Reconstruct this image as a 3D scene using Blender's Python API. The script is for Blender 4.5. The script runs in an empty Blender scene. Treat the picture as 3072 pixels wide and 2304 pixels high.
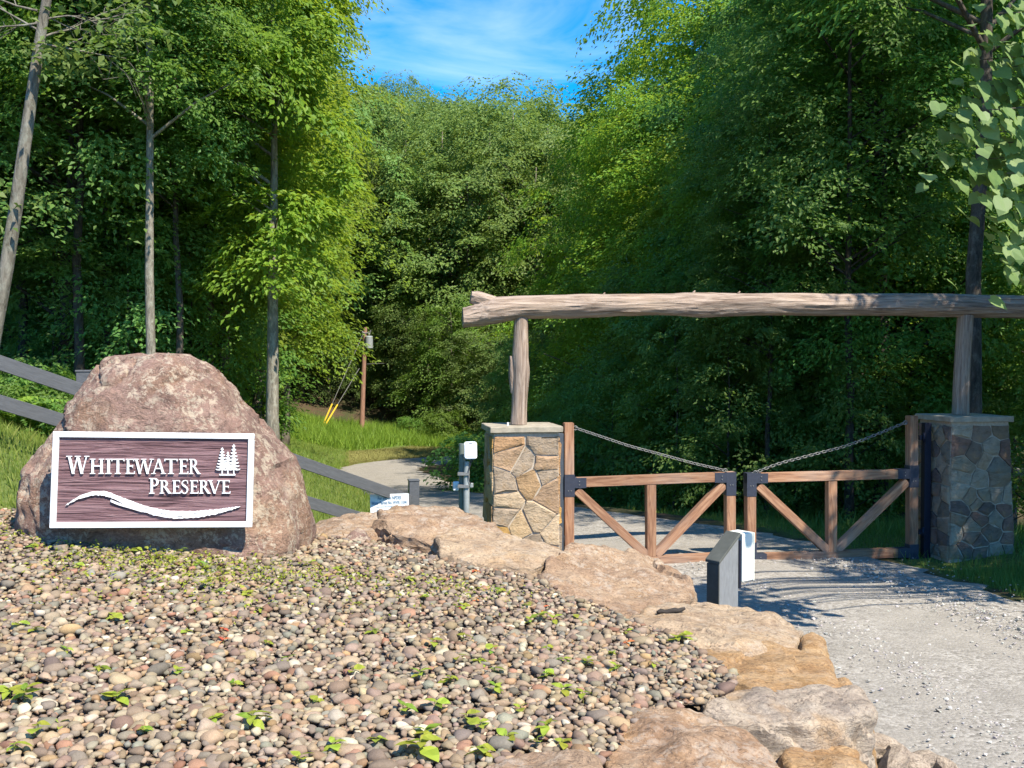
import bpy, bmesh, math, random
import numpy as np
from mathutils import Vector, Matrix, noise

# ------------------------------------------------------------------ camera, sky, sun, exposure
scene = bpy.context.scene
COL = scene.collection
F = 3000.0                       # focal length in photograph pixels (3072 wide)
CAMZ = 3.0
PITCH = math.atan((1152 - 1080) / F)
cam_data = bpy.data.cameras.new('camera')
cam = bpy.data.objects.new('camera', cam_data)
COL.objects.link(cam)
cam.location = (0, 0, CAMZ)
cam.rotation_euler = (math.pi / 2 - PITCH, 0, 0)
cam_data.sensor_width = 36.0
cam_data.lens = 36.0 * F / 3072
cam_data.clip_start = 0.1
cam_data.clip_end = 3000
scene.camera = cam

SUN_AZ, SUN_EL = math.radians(40), math.radians(51)      # azimuth: to the right of straight behind the camera
sun_vec = Vector((math.cos(SUN_EL) * math.sin(SUN_AZ), -math.cos(SUN_EL) * math.cos(SUN_AZ), math.sin(SUN_EL)))
world = bpy.data.worlds.new('World')
scene.world = world
world.use_nodes = True
wt = world.node_tree
wt.nodes.clear()
wo = wt.nodes.new('ShaderNodeOutputWorld')
bg = wt.nodes.new('ShaderNodeBackground')
sky = wt.nodes.new('ShaderNodeTexSky')
sky.sky_type = 'NISHITA'
sky.sun_disc = False
sky.sun_elevation = SUN_EL
sky.sun_rotation = math.atan2(sun_vec.x, sun_vec.y)
sky.altitude = 1500
sky.air_density = 1.0
sky.dust_density = 0.1
sky.ozone_density = 5.0
bg.inputs['Strength'].default_value = 0.14
# thin cirrus: noise on the sky's own direction, spread over the whole dome
tc = wt.nodes.new('ShaderNodeTexCoord')
mp = wt.nodes.new('ShaderNodeMapping')
mp.inputs['Rotation'].default_value = (0.1, 0.35, 0.5)
mp.inputs['Scale'].default_value = (2.2, 2.6, 7.5)
nz = wt.nodes.new('ShaderNodeTexNoise')
nz.inputs['Scale'].default_value = 1.7
nz.inputs['Detail'].default_value = 9
nz.inputs['Roughness'].default_value = 0.55
nz.inputs['Distortion'].default_value = 0.9
rp = wt.nodes.new('ShaderNodeValToRGB')
rp.color_ramp.elements[0].position = 0.47
rp.color_ramp.elements[0].color = (0, 0, 0, 1)
rp.color_ramp.elements[1].position = 0.76
rp.color_ramp.elements[1].color = (0.45, 0.45, 0.45, 1)
mx = wt.nodes.new('ShaderNodeMixRGB')
mx.inputs['Color2'].default_value = (3.6, 4.3, 5.2, 1)
wt.links.new(tc.outputs['Generated'], mp.inputs['Vector'])
wt.links.new(mp.outputs['Vector'], nz.inputs['Vector'])
wt.links.new(nz.outputs['Fac'], rp.inputs['Fac'])
wt.links.new(rp.outputs['Color'], mx.inputs['Fac'])
hs_ = wt.nodes.new('ShaderNodeHueSaturation')
hs_.inputs['Saturation'].default_value = 1.4
wt.links.new(sky.outputs['Color'], hs_.inputs['Color'])
wt.links.new(hs_.outputs['Color'], mx.inputs['Color1'])
wt.links.new(mx.outputs['Color'], bg.inputs['Color'])
wt.links.new(bg.outputs['Background'], wo.inputs['Surface'])

sun_data = bpy.data.lights.new('sun', 'SUN')
sun_data.energy = 4.2
sun_data.angle = math.radians(0.53)
sun_data.color = (1.0, 0.91, 0.775)
sun = bpy.data.objects.new('sun', sun_data)
COL.objects.link(sun)
sun.rotation_euler = (-sun_vec).to_track_quat('-Z', 'Y').to_euler()
sun.location = sun_vec * 60

scene.render.engine = 'CYCLES'
vs = scene.view_settings
vs.view_transform = 'Standard'
vs.look = 'None'
vs.exposure = 1.2
vs.gamma = 1.0
vs.use_curve_mapping = False
cy = scene.cycles
cy.use_denoising = True
try:
    cy.denoiser = 'OPENIMAGEDENOISE'
    cy.denoising_input_passes = 'RGB_ALBEDO_NORMAL'
except Exception:
    pass
cy.max_bounces = 6
cy.diffuse_bounces = 3
cy.glossy_bounces = 2
cy.transmission_bounces = 4
cy.caustics_reflective = False
cy.caustics_refractive = False

# ------------------------------------------------------------------ helpers: pixels to places
CP, SP = math.cos(PITCH), math.sin(PITCH)

def ray(px, py):
    a, b = (px - 1536) / F, (1152 - py) / F
    return Vector((a, CP + b * SP, -SP + b * CP))

def at(px, py, Y):
    d = ray(px, py)
    return Vector((0, 0, CAMZ)) + d * (Y / d.y)

def on_plane(px, py, p0, n):
    d = ray(px, py)
    o = Vector((0, 0, CAMZ))
    return o + d * ((Vector(p0) - o).dot(n) / d.dot(n))

def X_at(px, Y):
    return (px - 1536) / F * Y

# ------------------------------------------------------------------ helpers: objects
def W(o):
    m = o.matrix_basis.copy()
    if o.parent:
        m = W(o.parent) @ o.matrix_parent_inverse @ m
    return m

def link(o, parent=None):
    COL.objects.link(o)
    if parent is not None:
        inv = W(parent).inverted()
        o.parent = parent
        o.matrix_parent_inverse = inv
    return o

def tag(o, label=None, cat=None, group=None, kind=None):
    if label: o['label'] = label
    if cat: o['category'] = cat
    if group: o['group'] = group
    if kind: o['kind'] = kind
    return o

def thing(name, loc, label, cat, group=None):
    o = bpy.data.objects.new(name, None)
    o.empty_display_size = 0.2
    o.location = loc
    COL.objects.link(o)
    return tag(o, label, cat, group)

class MB:
    """collects faces of one mesh"""
    def __init__(s):
        s.v, s.f = [], []

    def add(s, v, f):
        k = len(s.v)
        s.v += [tuple(p) for p in v]
        s.f += [tuple(i + k for i in q) for q in f]
        return s

    def box(s, lo, hi, M=None):
        (a, b, c), (d, e, g) = lo, hi
        v = [Vector(p) for p in ((a, b, c), (d, b, c), (d, e, c), (a, e, c), (a, b, g), (d, b, g), (d, e, g), (a, e, g))]
        if M is not None:
            v = [M @ p for p in v]
        return s.add(v, [(3, 2, 1, 0), (4, 5, 6, 7), (0, 1, 5, 4), (1, 2, 6, 5), (2, 3, 7, 6), (3, 0, 4, 7)])

    def tube(s, pts, rad, n=8, cap=True):
        pts = [Vector(p) for p in pts]
        if not hasattr(rad, '__len__'):
            rad = [rad] * len(pts)
        rings = []
        ref = None
        k0 = len(s.v)
        for i, p in enumerate(pts):
            t = (pts[min(i + 1, len(pts) - 1)] - pts[max(i - 1, 0)]).normalized()
            if ref is None:
                ref = t.orthogonal().normalized()
            u = (ref - t * ref.dot(t)).normalized()
            ref = u
            w = t.cross(u)
            for j in range(n):
                a = 2 * math.pi * j / n
                s.v.append(tuple(p + (u * math.cos(a) + w * math.sin(a)) * rad[i]))
        for i in range(len(pts) - 1):
            for j in range(n):
                a, b = k0 + i * n + j, k0 + i * n + (j + 1) % n
                s.f.append((a, b, b + n, a + n))
        if cap:
            s.f.append(tuple(k0 + j for j in range(n))[::-1])
            s.f.append(tuple(k0 + (len(pts) - 1) * n + j for j in range(n)))
        return s

    def poly(s, loop, z0, z1, M=None):
        """extrude a 2-D loop (counter-clockwise) from z0 to z1"""
        n = len(loop)
        v = [Vector((x, y, z0)) for x, y in loop] + [Vector((x, y, z1)) for x, y in loop]
        if M is not None:
            v = [M @ p for p in v]
        f = [tuple(range(n, 2 * n)), tuple(range(n))[::-1]]
        f += [(i, (i + 1) % n, n + (i + 1) % n, n + i) for i in range(n)]
        return s.add(v, f)

    def mesh(s, name, mat=None, smooth=False, sharp=None):
        me = bpy.data.meshes.new(name)
        me.from_pydata(s.v, [], s.f)
        if mat: me.materials.append(mat)
        if smooth:
            me.polygons.foreach_set('use_smooth', [True] * len(me.polygons))
            if sharp:
                me.set_sharp_from_angle(angle=math.radians(sharp))
        me.update()
        return me

    def build(s, name, mat=None, parent=None, smooth=False, sharp=None, M=None):
        o = bpy.data.objects.new(name, s.mesh(name, mat, smooth, sharp))
        if M is not None:
            o.matrix_basis = M
        return link(o, parent)

def bevel_mesh(me, w, seg=2):
    bm = bmesh.new(); bm.from_mesh(me)
    bmesh.ops.bevel(bm, geom=list(bm.edges), offset=w, segments=seg, affect='EDGES', profile=0.6)
    bm.to_mesh(me); bm.free()
    return me

def np_mesh(name, V, idx, counts, mat, smooth=False):
    """mesh from numpy arrays: vertices (n,3), flat corner indices, corners per face"""
    me = bpy.data.meshes.new(name)
    V = np.asarray(V, np.float32); idx = np.asarray(idx, np.int32).ravel(); counts = np.asarray(counts, np.int32)
    me.vertices.add(len(V)); me.vertices.foreach_set('co', V.ravel())
    me.loops.add(len(idx)); me.loops.foreach_set('vertex_index', idx)
    me.polygons.add(len(counts))
    st = np.zeros(len(counts), np.int32); st[1:] = np.cumsum(counts)[:-1]
    me.polygons.foreach_set('loop_start', st)
    me.polygons.foreach_set('use_smooth', np.full(len(counts), smooth, bool))
    me.update(calc_edges=True); me.validate()
    if mat: me.materials.append(mat)
    return me

def frame_matrix(o, x, y=None, z=None):
    x = Vector(x).normalized()
    if z is not None:
        z = Vector(z); y = z.cross(x).normalized(); z = x.cross(y)
    else:
        y = Vector(y); z = x.cross(y).normalized(); y = z.cross(x)
    m = Matrix((x, y, z)).transposed().to_4x4()
    m.translation = o
    return m

# ------------------------------------------------------------------ helpers: materials
class NM:
    def __init__(s, name):
        s.m = bpy.data.materials.new(name); s.m.use_nodes = True
        s.t = s.m.node_tree; s.b = s.t.nodes['Principled BSDF']; s.out = s.t.nodes['Material Output']
        s.b.inputs['Roughness'].default_value = 0.85
        s.b.inputs['Specular IOR Level'].default_value = 0.25

    def node(s, typ, **kw):
        n = s.t.nodes.new(typ)
        for k, v in kw.items():
            k2 = k.replace('_', ' ')
            if k in n.bl_rna.properties and k not in n.inputs:
                setattr(n, k, v)
            else:
                sock = n.inputs[k2] if k2 in n.inputs else n.inputs[k]
                if isinstance(v, bpy.types.NodeSocket): s.t.links.new(v, sock)
                else: sock.default_value = v
        return n

    def coord(s, kind='Object', scale=(1, 1, 1), rot=(0, 0, 0)):
        c = s.node('ShaderNodeTexCoord')
        return s.node('ShaderNodeMapping', Vector=c.outputs[kind], Scale=scale, Rotation=rot).outputs['Vector']

    def noise(s, vec, scale, detail=5, rough=0.55, dist=0.0):
        return s.node('ShaderNodeTexNoise', Vector=vec, Scale=scale, Detail=detail, Roughness=rough, Distortion=dist).outputs['Fac']

    def voro(s, vec, scale, feature='F1', out='Distance', rnd=1.0):
        n = s.t.nodes.new('ShaderNodeTexVoronoi'); n.feature = feature
        s.t.links.new(vec, n.inputs['Vector']); n.inputs['Scale'].default_value = scale
        n.inputs['Randomness'].default_value = rnd
        return n.outputs[out]

    def ramp(s, fac, stops):
        n = s.t.nodes.new('ShaderNodeValToRGB'); e = n.color_ramp.elements
        while len(e) < len(stops): e.new(0.5)
        for el, (p, c) in zip(e, stops):
            el.position = p
            el.color = (c[0], c[1], c[2], 1) if hasattr(c, '__len__') else (c, c, c, 1)
        s.t.links.new(fac, n.inputs['Fac'])
        return n.outputs['Color']

    def mix(s, fac, a, b, mode='MIX'):
        n = s.t.nodes.new('ShaderNodeMixRGB'); n.blend_type = mode
        for v, k in ((fac, 'Fac'), (a, 'Color1'), (b, 'Color2')):
            if isinstance(v, bpy.types.NodeSocket): s.t.links.new(v, n.inputs[k])
            else: n.inputs[k].default_value = v if k == 'Fac' else (v[0], v[1], v[2], 1)
        return n.outputs['Color']

    def math(s, op, a, b=0.0):
        n = s.t.nodes.new('ShaderNodeMath'); n.operation = op
        for i, v in enumerate((a, b)):
            if isinstance(v, bpy.types.NodeSocket): s.t.links.new(v, n.inputs[i])
            else: n.inputs[i].default_value = v
        return n.outputs[0]

    def bump(s, h, strength=0.5, dist=0.02):
        n = s.node('ShaderNodeBump', Height=h, Strength=strength, Distance=dist)
        s.t.links.new(n.outputs['Normal'], s.b.inputs['Normal'])

    def color(s, c):
        if isinstance(c, bpy.types.NodeSocket): s.t.links.new(c, s.b.inputs['Base Color'])
        else: s.b.inputs['Base Color'].default_value = (c[0], c[1], c[2], 1)
        return s

    def set(s, **kw):
        for k, v in kw.items():
            s.b.inputs[k.replace('_', ' ')].default_value = v
        return s.m

    def info(s, out):
        return s.node('ShaderNodeObjectInfo').outputs[out]

    def attr(s, name, out='Color'):
        n = s.t.nodes.new('ShaderNodeAttribute'); n.attribute_name = name
        return n.outputs[out]

def leaf_material(name, dark, mid, light, trans, tfac=0.4):
    s = NM(name)
    sh = s.attr('shade', 'Fac')
    col = s.ramp(sh, [(0.0, dark), (0.55, mid), (1.0, light)])
    hsv = s.node('ShaderNodeHueSaturation', Color=col)
    rnd = s.info('Random')
    s.t.links.new(s.math('ADD', s.math('MULTIPLY', rnd, 0.05), 0.475), hsv.inputs['Hue'])
    s.t.links.new(s.math('ADD', s.math('MULTIPLY', rnd, 0.4), 0.8), hsv.inputs['Value'])
    s.color(hsv.outputs['Color'])
    s.b.inputs['Roughness'].default_value = 0.55
    s.b.inputs['Specular IOR Level'].default_value = 0.3
    tr = s.node('ShaderNodeBsdfTranslucent')
    tcol = s.mix(0.75, hsv.outputs['Color'], trans)
    s.t.links.new(tcol, tr.inputs['Color'])
    ms = s.t.nodes.new('ShaderNodeMixShader'); ms.inputs['Fac'].default_value = tfac
    s.t.links.new(s.b.outputs['BSDF'], ms.inputs[1]); s.t.links.new(tr.outputs['BSDF'], ms.inputs[2])
    s.t.links.new(ms.outputs['Shader'], s.out.inputs['Surface'])
    return s.m

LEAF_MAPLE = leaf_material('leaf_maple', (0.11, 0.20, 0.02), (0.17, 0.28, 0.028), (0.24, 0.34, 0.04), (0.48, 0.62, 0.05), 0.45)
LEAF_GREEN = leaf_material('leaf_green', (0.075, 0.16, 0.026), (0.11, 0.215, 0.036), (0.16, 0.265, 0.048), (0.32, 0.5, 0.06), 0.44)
LEAF_DARK = leaf_material('leaf_dark', (0.085, 0.18, 0.045), (0.12, 0.24, 0.055), (0.17, 0.29, 0.07), (0.32, 0.54, 0.09), 0.46)
LEAF_OLIVE = leaf_material('leaf_olive', (0.085, 0.15, 0.035), (0.125, 0.20, 0.05), (0.17, 0.24, 0.07), (0.30, 0.42, 0.08), 0.38)
LEAF_MID = leaf_material('leaf_mid', (0.10, 0.175, 0.038), (0.155, 0.245, 0.055), (0.215, 0.30, 0.075), (0.36, 0.48, 0.08), 0.4)
LEAF_NEAR = leaf_material('leaf_near', (0.13, 0.21, 0.06), (0.17, 0.255, 0.08), (0.22, 0.30, 0.11), (0.34, 0.46, 0.11), 0.4)
LEAF_SEED = leaf_material('leaf_seedling', (0.22, 0.27, 0.03), (0.30, 0.36, 0.04), (0.40, 0.44, 0.06), (0.42, 0.46, 0.05), 0.35)
LEAF_RED = leaf_material('leaf_red', (0.45, 0.10, 0.04), (0.55, 0.16, 0.06), (0.6, 0.25, 0.08), (0.6, 0.2, 0.05), 0.25)
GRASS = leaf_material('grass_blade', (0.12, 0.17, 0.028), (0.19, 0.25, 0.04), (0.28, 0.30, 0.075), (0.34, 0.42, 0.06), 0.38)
GRASS_DRY = leaf_material('grass_dry', (0.13, 0.14, 0.035), (0.19, 0.19, 0.055), (0.26, 0.23, 0.09), (0.3, 0.3, 0.08), 0.3)
GRASS_TALL = leaf_material('grass_tall', (0.12, 0.20, 0.022), (0.19, 0.29, 0.035), (0.26, 0.35, 0.05), (0.38, 0.5, 0.06), 0.4)
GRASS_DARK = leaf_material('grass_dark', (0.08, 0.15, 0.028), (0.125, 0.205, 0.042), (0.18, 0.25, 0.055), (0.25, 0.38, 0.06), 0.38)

def bark_material(name, a, b, c, lichen=0.4):
    s = NM(name)
    v = s.coord('Object', (9, 9, 2.2))
    n1 = s.noise(v, 1.9, 9, 0.7, 0.6)
    col = s.ramp(n1, [(0.3, a), (0.5, b), (0.72, c)])
    v2 = s.coord('Object', (3, 3, 2.2))
    n2 = s.noise(v2, 2.6, 8, 0.75)
    col = s.mix(s.math('MULTIPLY', s.ramp(n2, [(0.5, 0.0), (0.66, 1.0)]), lichen), col, (0.36, 0.37, 0.3))
    val = s.math('ADD', s.math('MULTIPLY', s.info('Random'), 0.5), 0.7)
    hs = s.node('ShaderNodeHueSaturation', Color=col, Value=val)
    s.color(hs.outputs['Color'])
    s.bump(n1, 0.8, 0.03)
    return s.set(Roughness=0.95)

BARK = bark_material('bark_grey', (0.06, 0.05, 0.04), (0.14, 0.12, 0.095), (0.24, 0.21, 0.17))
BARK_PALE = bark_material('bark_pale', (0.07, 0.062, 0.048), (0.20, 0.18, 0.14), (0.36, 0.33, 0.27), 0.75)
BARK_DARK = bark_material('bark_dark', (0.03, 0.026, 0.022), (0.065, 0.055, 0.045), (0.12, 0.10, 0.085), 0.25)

def stone_material(name, stops, scale=2.0, lichen=0.0, lichen_col=(0.5, 0.45, 0.36), orange=0.0, strata=(1.6, 1.6, 6), bump=0.6):
    s = NM(name)
    v = s.coord('Object', strata, (0.18, 0.22, 0.3))
    n1 = s.noise(v, scale, 9, 0.62, 0.8)
    col = s.ramp(n1, stops)
    vo = s.coord('Object')
    if orange:
        n3 = s.noise(vo, 1.7, 5, 0.6, 0.6)
        col = s.mix(s.math('MULTIPLY', s.ramp(n3, [(0.50, 0.0), (0.62, 1.0)]), orange), col, (0.42, 0.24, 0.09))
    grain = s.noise(vo, 55, 6, 0.75)
    mott = s.noise(v, 5.5, 10, 0.72, 1.2)
    col = s.mix(0.75, col, s.ramp(mott, [(0.30, 0.36), (0.47, 0.9), (0.62, 1.0)]), 'MULTIPLY')
    col = s.mix(s.math('MULTIPLY', s.ramp(mott, [(0.58, 0.0), (0.70, 1.0)]), 0.3), col, (0.58, 0.49, 0.37))
    vein = s.math('ABSOLUTE', s.math('SUBTRACT', s.noise(v, 2.3, 7, 0.6, 1.5), 0.5))
    col = s.mix(s.ramp(vein, [(0.0, 0.75), (0.012, 0.0)]), col, (0.07, 0.05, 0.04))
    col = s.mix(0.6, col, s.ramp(grain, [(0.32, 0.30), (0.6, 1.0)]), 'MULTIPLY')
    if lichen:
        n2 = s.noise(vo, 2.4, 4, 0.6)
        n4 = s.noise(vo, 9, 8, 0.72, .5)
        n5 = s.noise(vo, 26, 6, 0.8)
        spots = s.ramp(s.math('ADD', s.math('MULTIPLY', n4, .5), s.math('MULTIPLY', n5, .5)), [(0.50, 0.0), (0.55, 1.0)])
        mask = s.math('MULTIPLY', spots, s.ramp(n2, [(0.38, 0.0), (0.52, 1.0)]))
        col = s.mix(s.math('MULTIPLY', mask, lichen), col, lichen_col)
    s.color(col)
    h = s.math('ADD', s.math('ADD', s.math('MULTIPLY', n1, 0.5), s.math('MULTIPLY', mott, 0.8)), s.math('MULTIPLY', grain, 0.25))
    s.bump(h, bump, 0.09)
    return s.set(Roughness=0.93)

ROCK_SIGN = stone_material('rock_sign', [(0.25, (0.15, 0.09, 0.07)), (0.45, (0.29, 0.18, 0.14)), (0.6, (0.37, 0.24, 0.185)), (0.8, (0.46, 0.33, 0.23))],
                           1.1, 0.75, (0.50, 0.42, 0.31), 0.25, (1.4, 1.4, 2.2), 0.7)
ROCK_TAN = stone_material('rock_tan', [(0.25, (0.251, 0.149, 0.091)), (0.45, (0.391, 0.261, 0.164)), (0.62, (0.465, 0.332, 0.217)), (0.8, (0.558, 0.432, 0.301))],
                          1.0, 0.35, (0.55, 0.5, 0.42), 0.22)
ROCK_PALE = stone_material('rock_pale', [(0.25, (0.279, 0.183, 0.112)), (0.45, (0.465, 0.336, 0.217)), (0.62, (0.558, 0.423, 0.280)), (0.8, (0.632, 0.506, 0.357))],
                           1.2, 0.2, (0.6, 0.56, 0.48), 0.3)
ROCK_ORANGE = stone_material('rock_orange', [(0.25, (0.260, 0.133, 0.059)), (0.45, (0.428, 0.257, 0.119)), (0.6, (0.502, 0.332, 0.175)), (0.8, (0.577, 0.432, 0.266))],
                             1.3, 0.1, (0.6, 0.55, 0.45), 0.6, (1.2, 3.0, 7))
ROCK_GREY = stone_material('rock_grey', [(0.25, (0.223, 0.178, 0.140)), (0.42, (0.391, 0.315, 0.241)), (0.58, (0.521, 0.423, 0.315)), (0.76, (0.632, 0.523, 0.385))],
                           1.2, 0.1, (0.6, 0.58, 0.5), 0.5, (1.4, 1.4, 4.5))
ROCK_BROWN = stone_material('rock_brown', [(0.25, (0.214, 0.120, 0.070)), (0.45, (0.381, 0.241, 0.143)), (0.56, (0.465, 0.311, 0.193)), (0.66, (0.577, 0.465, 0.329)), (0.85, (0.558, 0.448, 0.315))],
                            1.4, 0.25, (0.6, 0.56, 0.48), 0.3, (1.5, 1.5, 5))

def pebble_material(name, src):
    s = NM(name)
    col = s.attr('pcol') if src == 'attr' else s.info('Color')
    v = s.coord('Object')
    g = s.noise(v, 90 if src == 'attr' else 90, 4, 0.7)
    col = s.mix(0.5, col, s.ramp(g, [(0.3, 0.55), (0.65, 1.0)]), 'MULTIPLY')
    s.color(col)
    s.bump(g, 0.25, 0.01)
    return s.set(Roughness=0.85)

PEB_ATTR = pebble_material('pebble_attr', 'attr')
PEB_OBJ = pebble_material('pebble_obj', 'obj')

def wall_stone_material():
    s = NM('pillar_stone')
    v = s.coord('Object', (1, 1, 2.2), (0.3, 0.2, 0.1))
    n1 = s.noise(v, 5, 8, 0.65, 0.6)
    col = s.mix(0.9, s.info('Color'), s.ramp(n1, [(0.3, 0.5), (0.48, 0.92), (0.7, 1.1)]), 'MULTIPLY')
    n2 = s.noise(v, 9, 5, 0.6)
    col = s.mix(s.math('MULTIPLY', s.ramp(n2, [(0.55, 0.0), (0.68, 1.0)]), 0.4), col, (0.36, 0.22, 0.10))
    s.color(col)
    s.bump(s.math('ADD', n1, s.math('MULTIPLY', s.noise(v, 40, 5, 0.7), 0.3)), 1.0, 0.05)
    return s.set(Roughness=0.92)
STONE = wall_stone_material()

def simple(name, col, rough=0.6, metal=0.0, var=0.25, scale=14, bump=0.1, stretch=(1, 1, 1)):
    s = NM(name)
    n = s.noise(s.coord('Object', stretch), scale, 6, 0.65)
    s.color(s.mix(1.0, col, s.ramp(n, [(0.3, 1 - var), (0.7, 1.0)]), 'MULTIPLY'))
    if bump: s.bump(n, bump, 0.01)
    return s.set(Roughness=rough, Metallic=metal)

def timber_material():
    s = NM('gate_timber')
    v = s.coord('Object', (1.1, 13, 13))
    n1 = s.noise(v, 1.7, 8, 0.6, 1.2)
    col = s.ramp(n1, [(0.28, (0.14, 0.065, 0.036)), (0.45, (0.27, 0.14, 0.08)), (0.6, (0.36, 0.205, 0.12)), (0.8, (0.45, 0.30, 0.20))])
    g = s.noise(s.coord('Object', (0.8, 2, 2)), 1.3, 4, 0.6)
    col = s.mix(s.ramp(g, [(0.45, 0.0), (0.75, 0.55)]), col, (0.36, 0.30, 0.25))
    kn = s.voro(s.coord('Object', (1.6, 5, 5)), 1.2)
    col = s.mix(s.ramp(kn, [(0.03, 0.8), (0.09, 0.0)]), col, (0.12, 0.06, 0.03))
    hs = s.node('ShaderNodeHueSaturation', Color=col, Value=s.math('ADD', s.math('MULTIPLY', s.info('Random'), 0.35), 0.85))
    s.color(hs.outputs['Color'])
    s.bump(n1, 0.35, 0.01)
    return s.set(Roughness=0.75)
TIMBER = timber_material()

def log_material():
    s = NM('weathered_log')
    v = s.coord('Object', (0.9, 14, 14))
    n1 = s.noise(v, 1.6, 10, 0.68, 0.9)
    col = s.ramp(n1, [(0.3, (0.06, 0.043, 0.033)), (0.43, (0.21, 0.155, 0.12)), (0.56, (0.36, 0.285, 0.23)), (0.78, (0.50, 0.42, 0.35))])
    g = s.noise(s.coord('Object', (0.8, 1.5, 1.5)), 1.5, 4)
    col = s.mix(s.ramp(g, [(0.45, 0.0), (0.7, 0.5)]), col, (0.40, 0.30, 0.215))
    s.color(col)
    s.bump(n1, 1.0, 0.025)
    return s.set(Roughness=0.92)
LOGMAT = log_material()

STEEL = simple('bracket_steel', (0.055, 0.062, 0.085), 0.5, 0.3, 0.25, 20)
STEEL_GREY = simple('hinge_steel', (0.10, 0.115, 0.135), 0.45, 0.4, 0.2, 16)
STEEL_NAVY = simple('hinge_steel_dark', (0.02, 0.024, 0.042), 0.5, 0.3, 0.3, 16)
GALV = simple('galvanised_steel', (0.26, 0.26, 0.25), 0.6, 0.4, 0.3, 30)
FENCE_BLACK = simple('fence_paint', (0.115, 0.118, 0.122), 0.45, 0, 0.35, 6, 0.2, (2, 14, 14))
MORTAR = simple('mortar', (0.52, 0.45, 0.36), 0.95, 0, 0.35, 25, 0.6)
CAPSTONE = simple('cap_stone', (0.42, 0.37, 0.285), 0.9, 0, 0.4, 9, 0.4)
WHITE = simple('white_paint', (0.78, 0.79, 0.78), 0.55, 0, 0.06, 12, 0.03)
WHITE_PLASTIC = simple('white_plastic', (0.72, 0.74, 0.74), 0.4, 0, 0.05, 8, 0.0)
CREAM = simple('cream_plastic', (0.74, 0.77, 0.68), 0.5, 0, 0.08, 8, 0.0)
PIPE_GREEN = simple('painted_pipe', (0.20, 0.24, 0.21), 0.5, 0.2, 0.3, 12, 0.05)
PIPE_GREY = simple('conduit', (0.34, 0.37, 0.36), 0.5, 0.2, 0.25, 12, 0.05)
PED_GREY = simple('pedestal_grey', (0.22, 0.23, 0.235), 0.6, 0, 0.3, 10, 0.1, (6, 6, 1))
PED_EDGE = simple('pedestal_edge', (0.10, 0.105, 0.09), 0.7, 0, 0.3, 10, 0.1)
POLE_WOOD = simple('pole_wood', (0.36, 0.20, 0.14), 0.9, 0, 0.5, 5, 0.4, (6, 6, 0.5))
YELLOW = simple('guy_guard', (0.75, 0.5, 0.05), 0.5, 0, 0.1, 8, 0)
BLUE_INK = simple('blue_ink', (0.03, 0.14, 0.26), 0.6, 0, 0.1, 8, 0)
STICK = simple('rotten_wood', (0.06, 0.05, 0.042), 0.95, 0, 0.5, 12, 0.5, (1, 8, 8))
CRACK = simple('dark_fissure', (0.05, 0.035, 0.03), 0.95, 0, 0.3, 20, 0.2)

def panel_material():
    s = NM('sign_panel')
    v = s.coord('Object', (1.2, 20, 20))
    n1 = s.noise(v, 1.9, 6, 0.55, 1.0)
    col = s.ramp(n1, [(0.34, (0.06, 0.030, 0.034)), (0.48, (0.16, 0.088, 0.093)), (0.68, (0.24, 0.15, 0.152))])
    s.color(col)
    s.bump(n1, 0.9, 0.03)
    return s.set(Roughness=0.6)
PANEL = panel_material()

def ground_material():
    s = NM('ground_soil')
    v = s.coord('Object')
    n1 = s.noise(v, 0.9, 7, 0.65)
    n2 = s.noise(v, 14, 6, 0.7)
    litter = s.ramp(n2, [(0.3, (0.028, 0.022, 0.014)), (0.5, (0.075, 0.052, 0.03)), (0.7, (0.13, 0.09, 0.05))])
    litter = s.mix(s.ramp(n1, [(0.45, 0.0), (0.65, 0.8)]), litter, (0.035, 0.06, 0.016))
    turf = s.ramp(n2, [(0.3, (0.05, 0.085, 0.016)), (0.5, (0.095, 0.135, 0.028)), (0.72, (0.17, 0.18, 0.06))])
    dry = s.ramp(n2, [(0.3, (0.12, 0.12, 0.03)), (0.55, (0.19, 0.17, 0.055)), (0.75, (0.25, 0.22, 0.09))])
    sep = s.node('ShaderNodeSeparateColor', Color=s.attr('cover'))
    col = s.mix(sep.outputs[0], litter, turf)
    col = s.mix(sep.outputs[1], col, dry)
    col = s.mix(sep.outputs[2], col, s.ramp(n2, [(0.3, (0.09, 0.065, 0.045)), (0.6, (0.2, 0.155, 0.115)), (0.8, (0.3, 0.25, 0.2))]))
    s.color(col)
    s.bump(n2, 0.5, 0.05)
    return s.set(Roughness=1.0)
GROUND = ground_material()

def road_material():
    s = NM('road_gravel')
    v = s.coord('Object')
    c = s.voro(v, 30, 'F1', 'Color')
    d = s.voro(v, 30)
    n1 = s.noise(v, 0.7, 5, 0.6, 0.3)
    n2 = s.noise(v, 130, 5, 0.8)
    sep = s.node('ShaderNodeSeparateColor', Color=c)
    col = s.ramp(sep.outputs[0], [(0.0, (0.15, 0.137, 0.117)), (0.5, (0.31, 0.288, 0.252)), (1.0, (0.46, 0.435, 0.39))])
    fines = s.ramp(n2, [(0.3, (0.16, 0.146, 0.124)), (0.5, (0.30, 0.276, 0.238)), (0.7, (0.41, 0.385, 0.34))])
    col = s.mix(s.ramp(n1, [(0.36, 0.1), (0.6, 0.85)]), col, fines)
    n3 = s.noise(v, 1.9, 4, 0.6)
    col = s.mix(0.5, col, s.ramp(n3, [(0.35, 0.68), (0.65, 1.0)]), 'MULTIPLY')
    s.color(col)
    s.bump(s.math('ADD', s.math('MULTIPLY', d, -1.0), s.math('MULTIPLY', n2, 0.5)), 0.45, 0.02)
    return s.set(Roughness=0.97)
ROAD = road_material()

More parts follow.
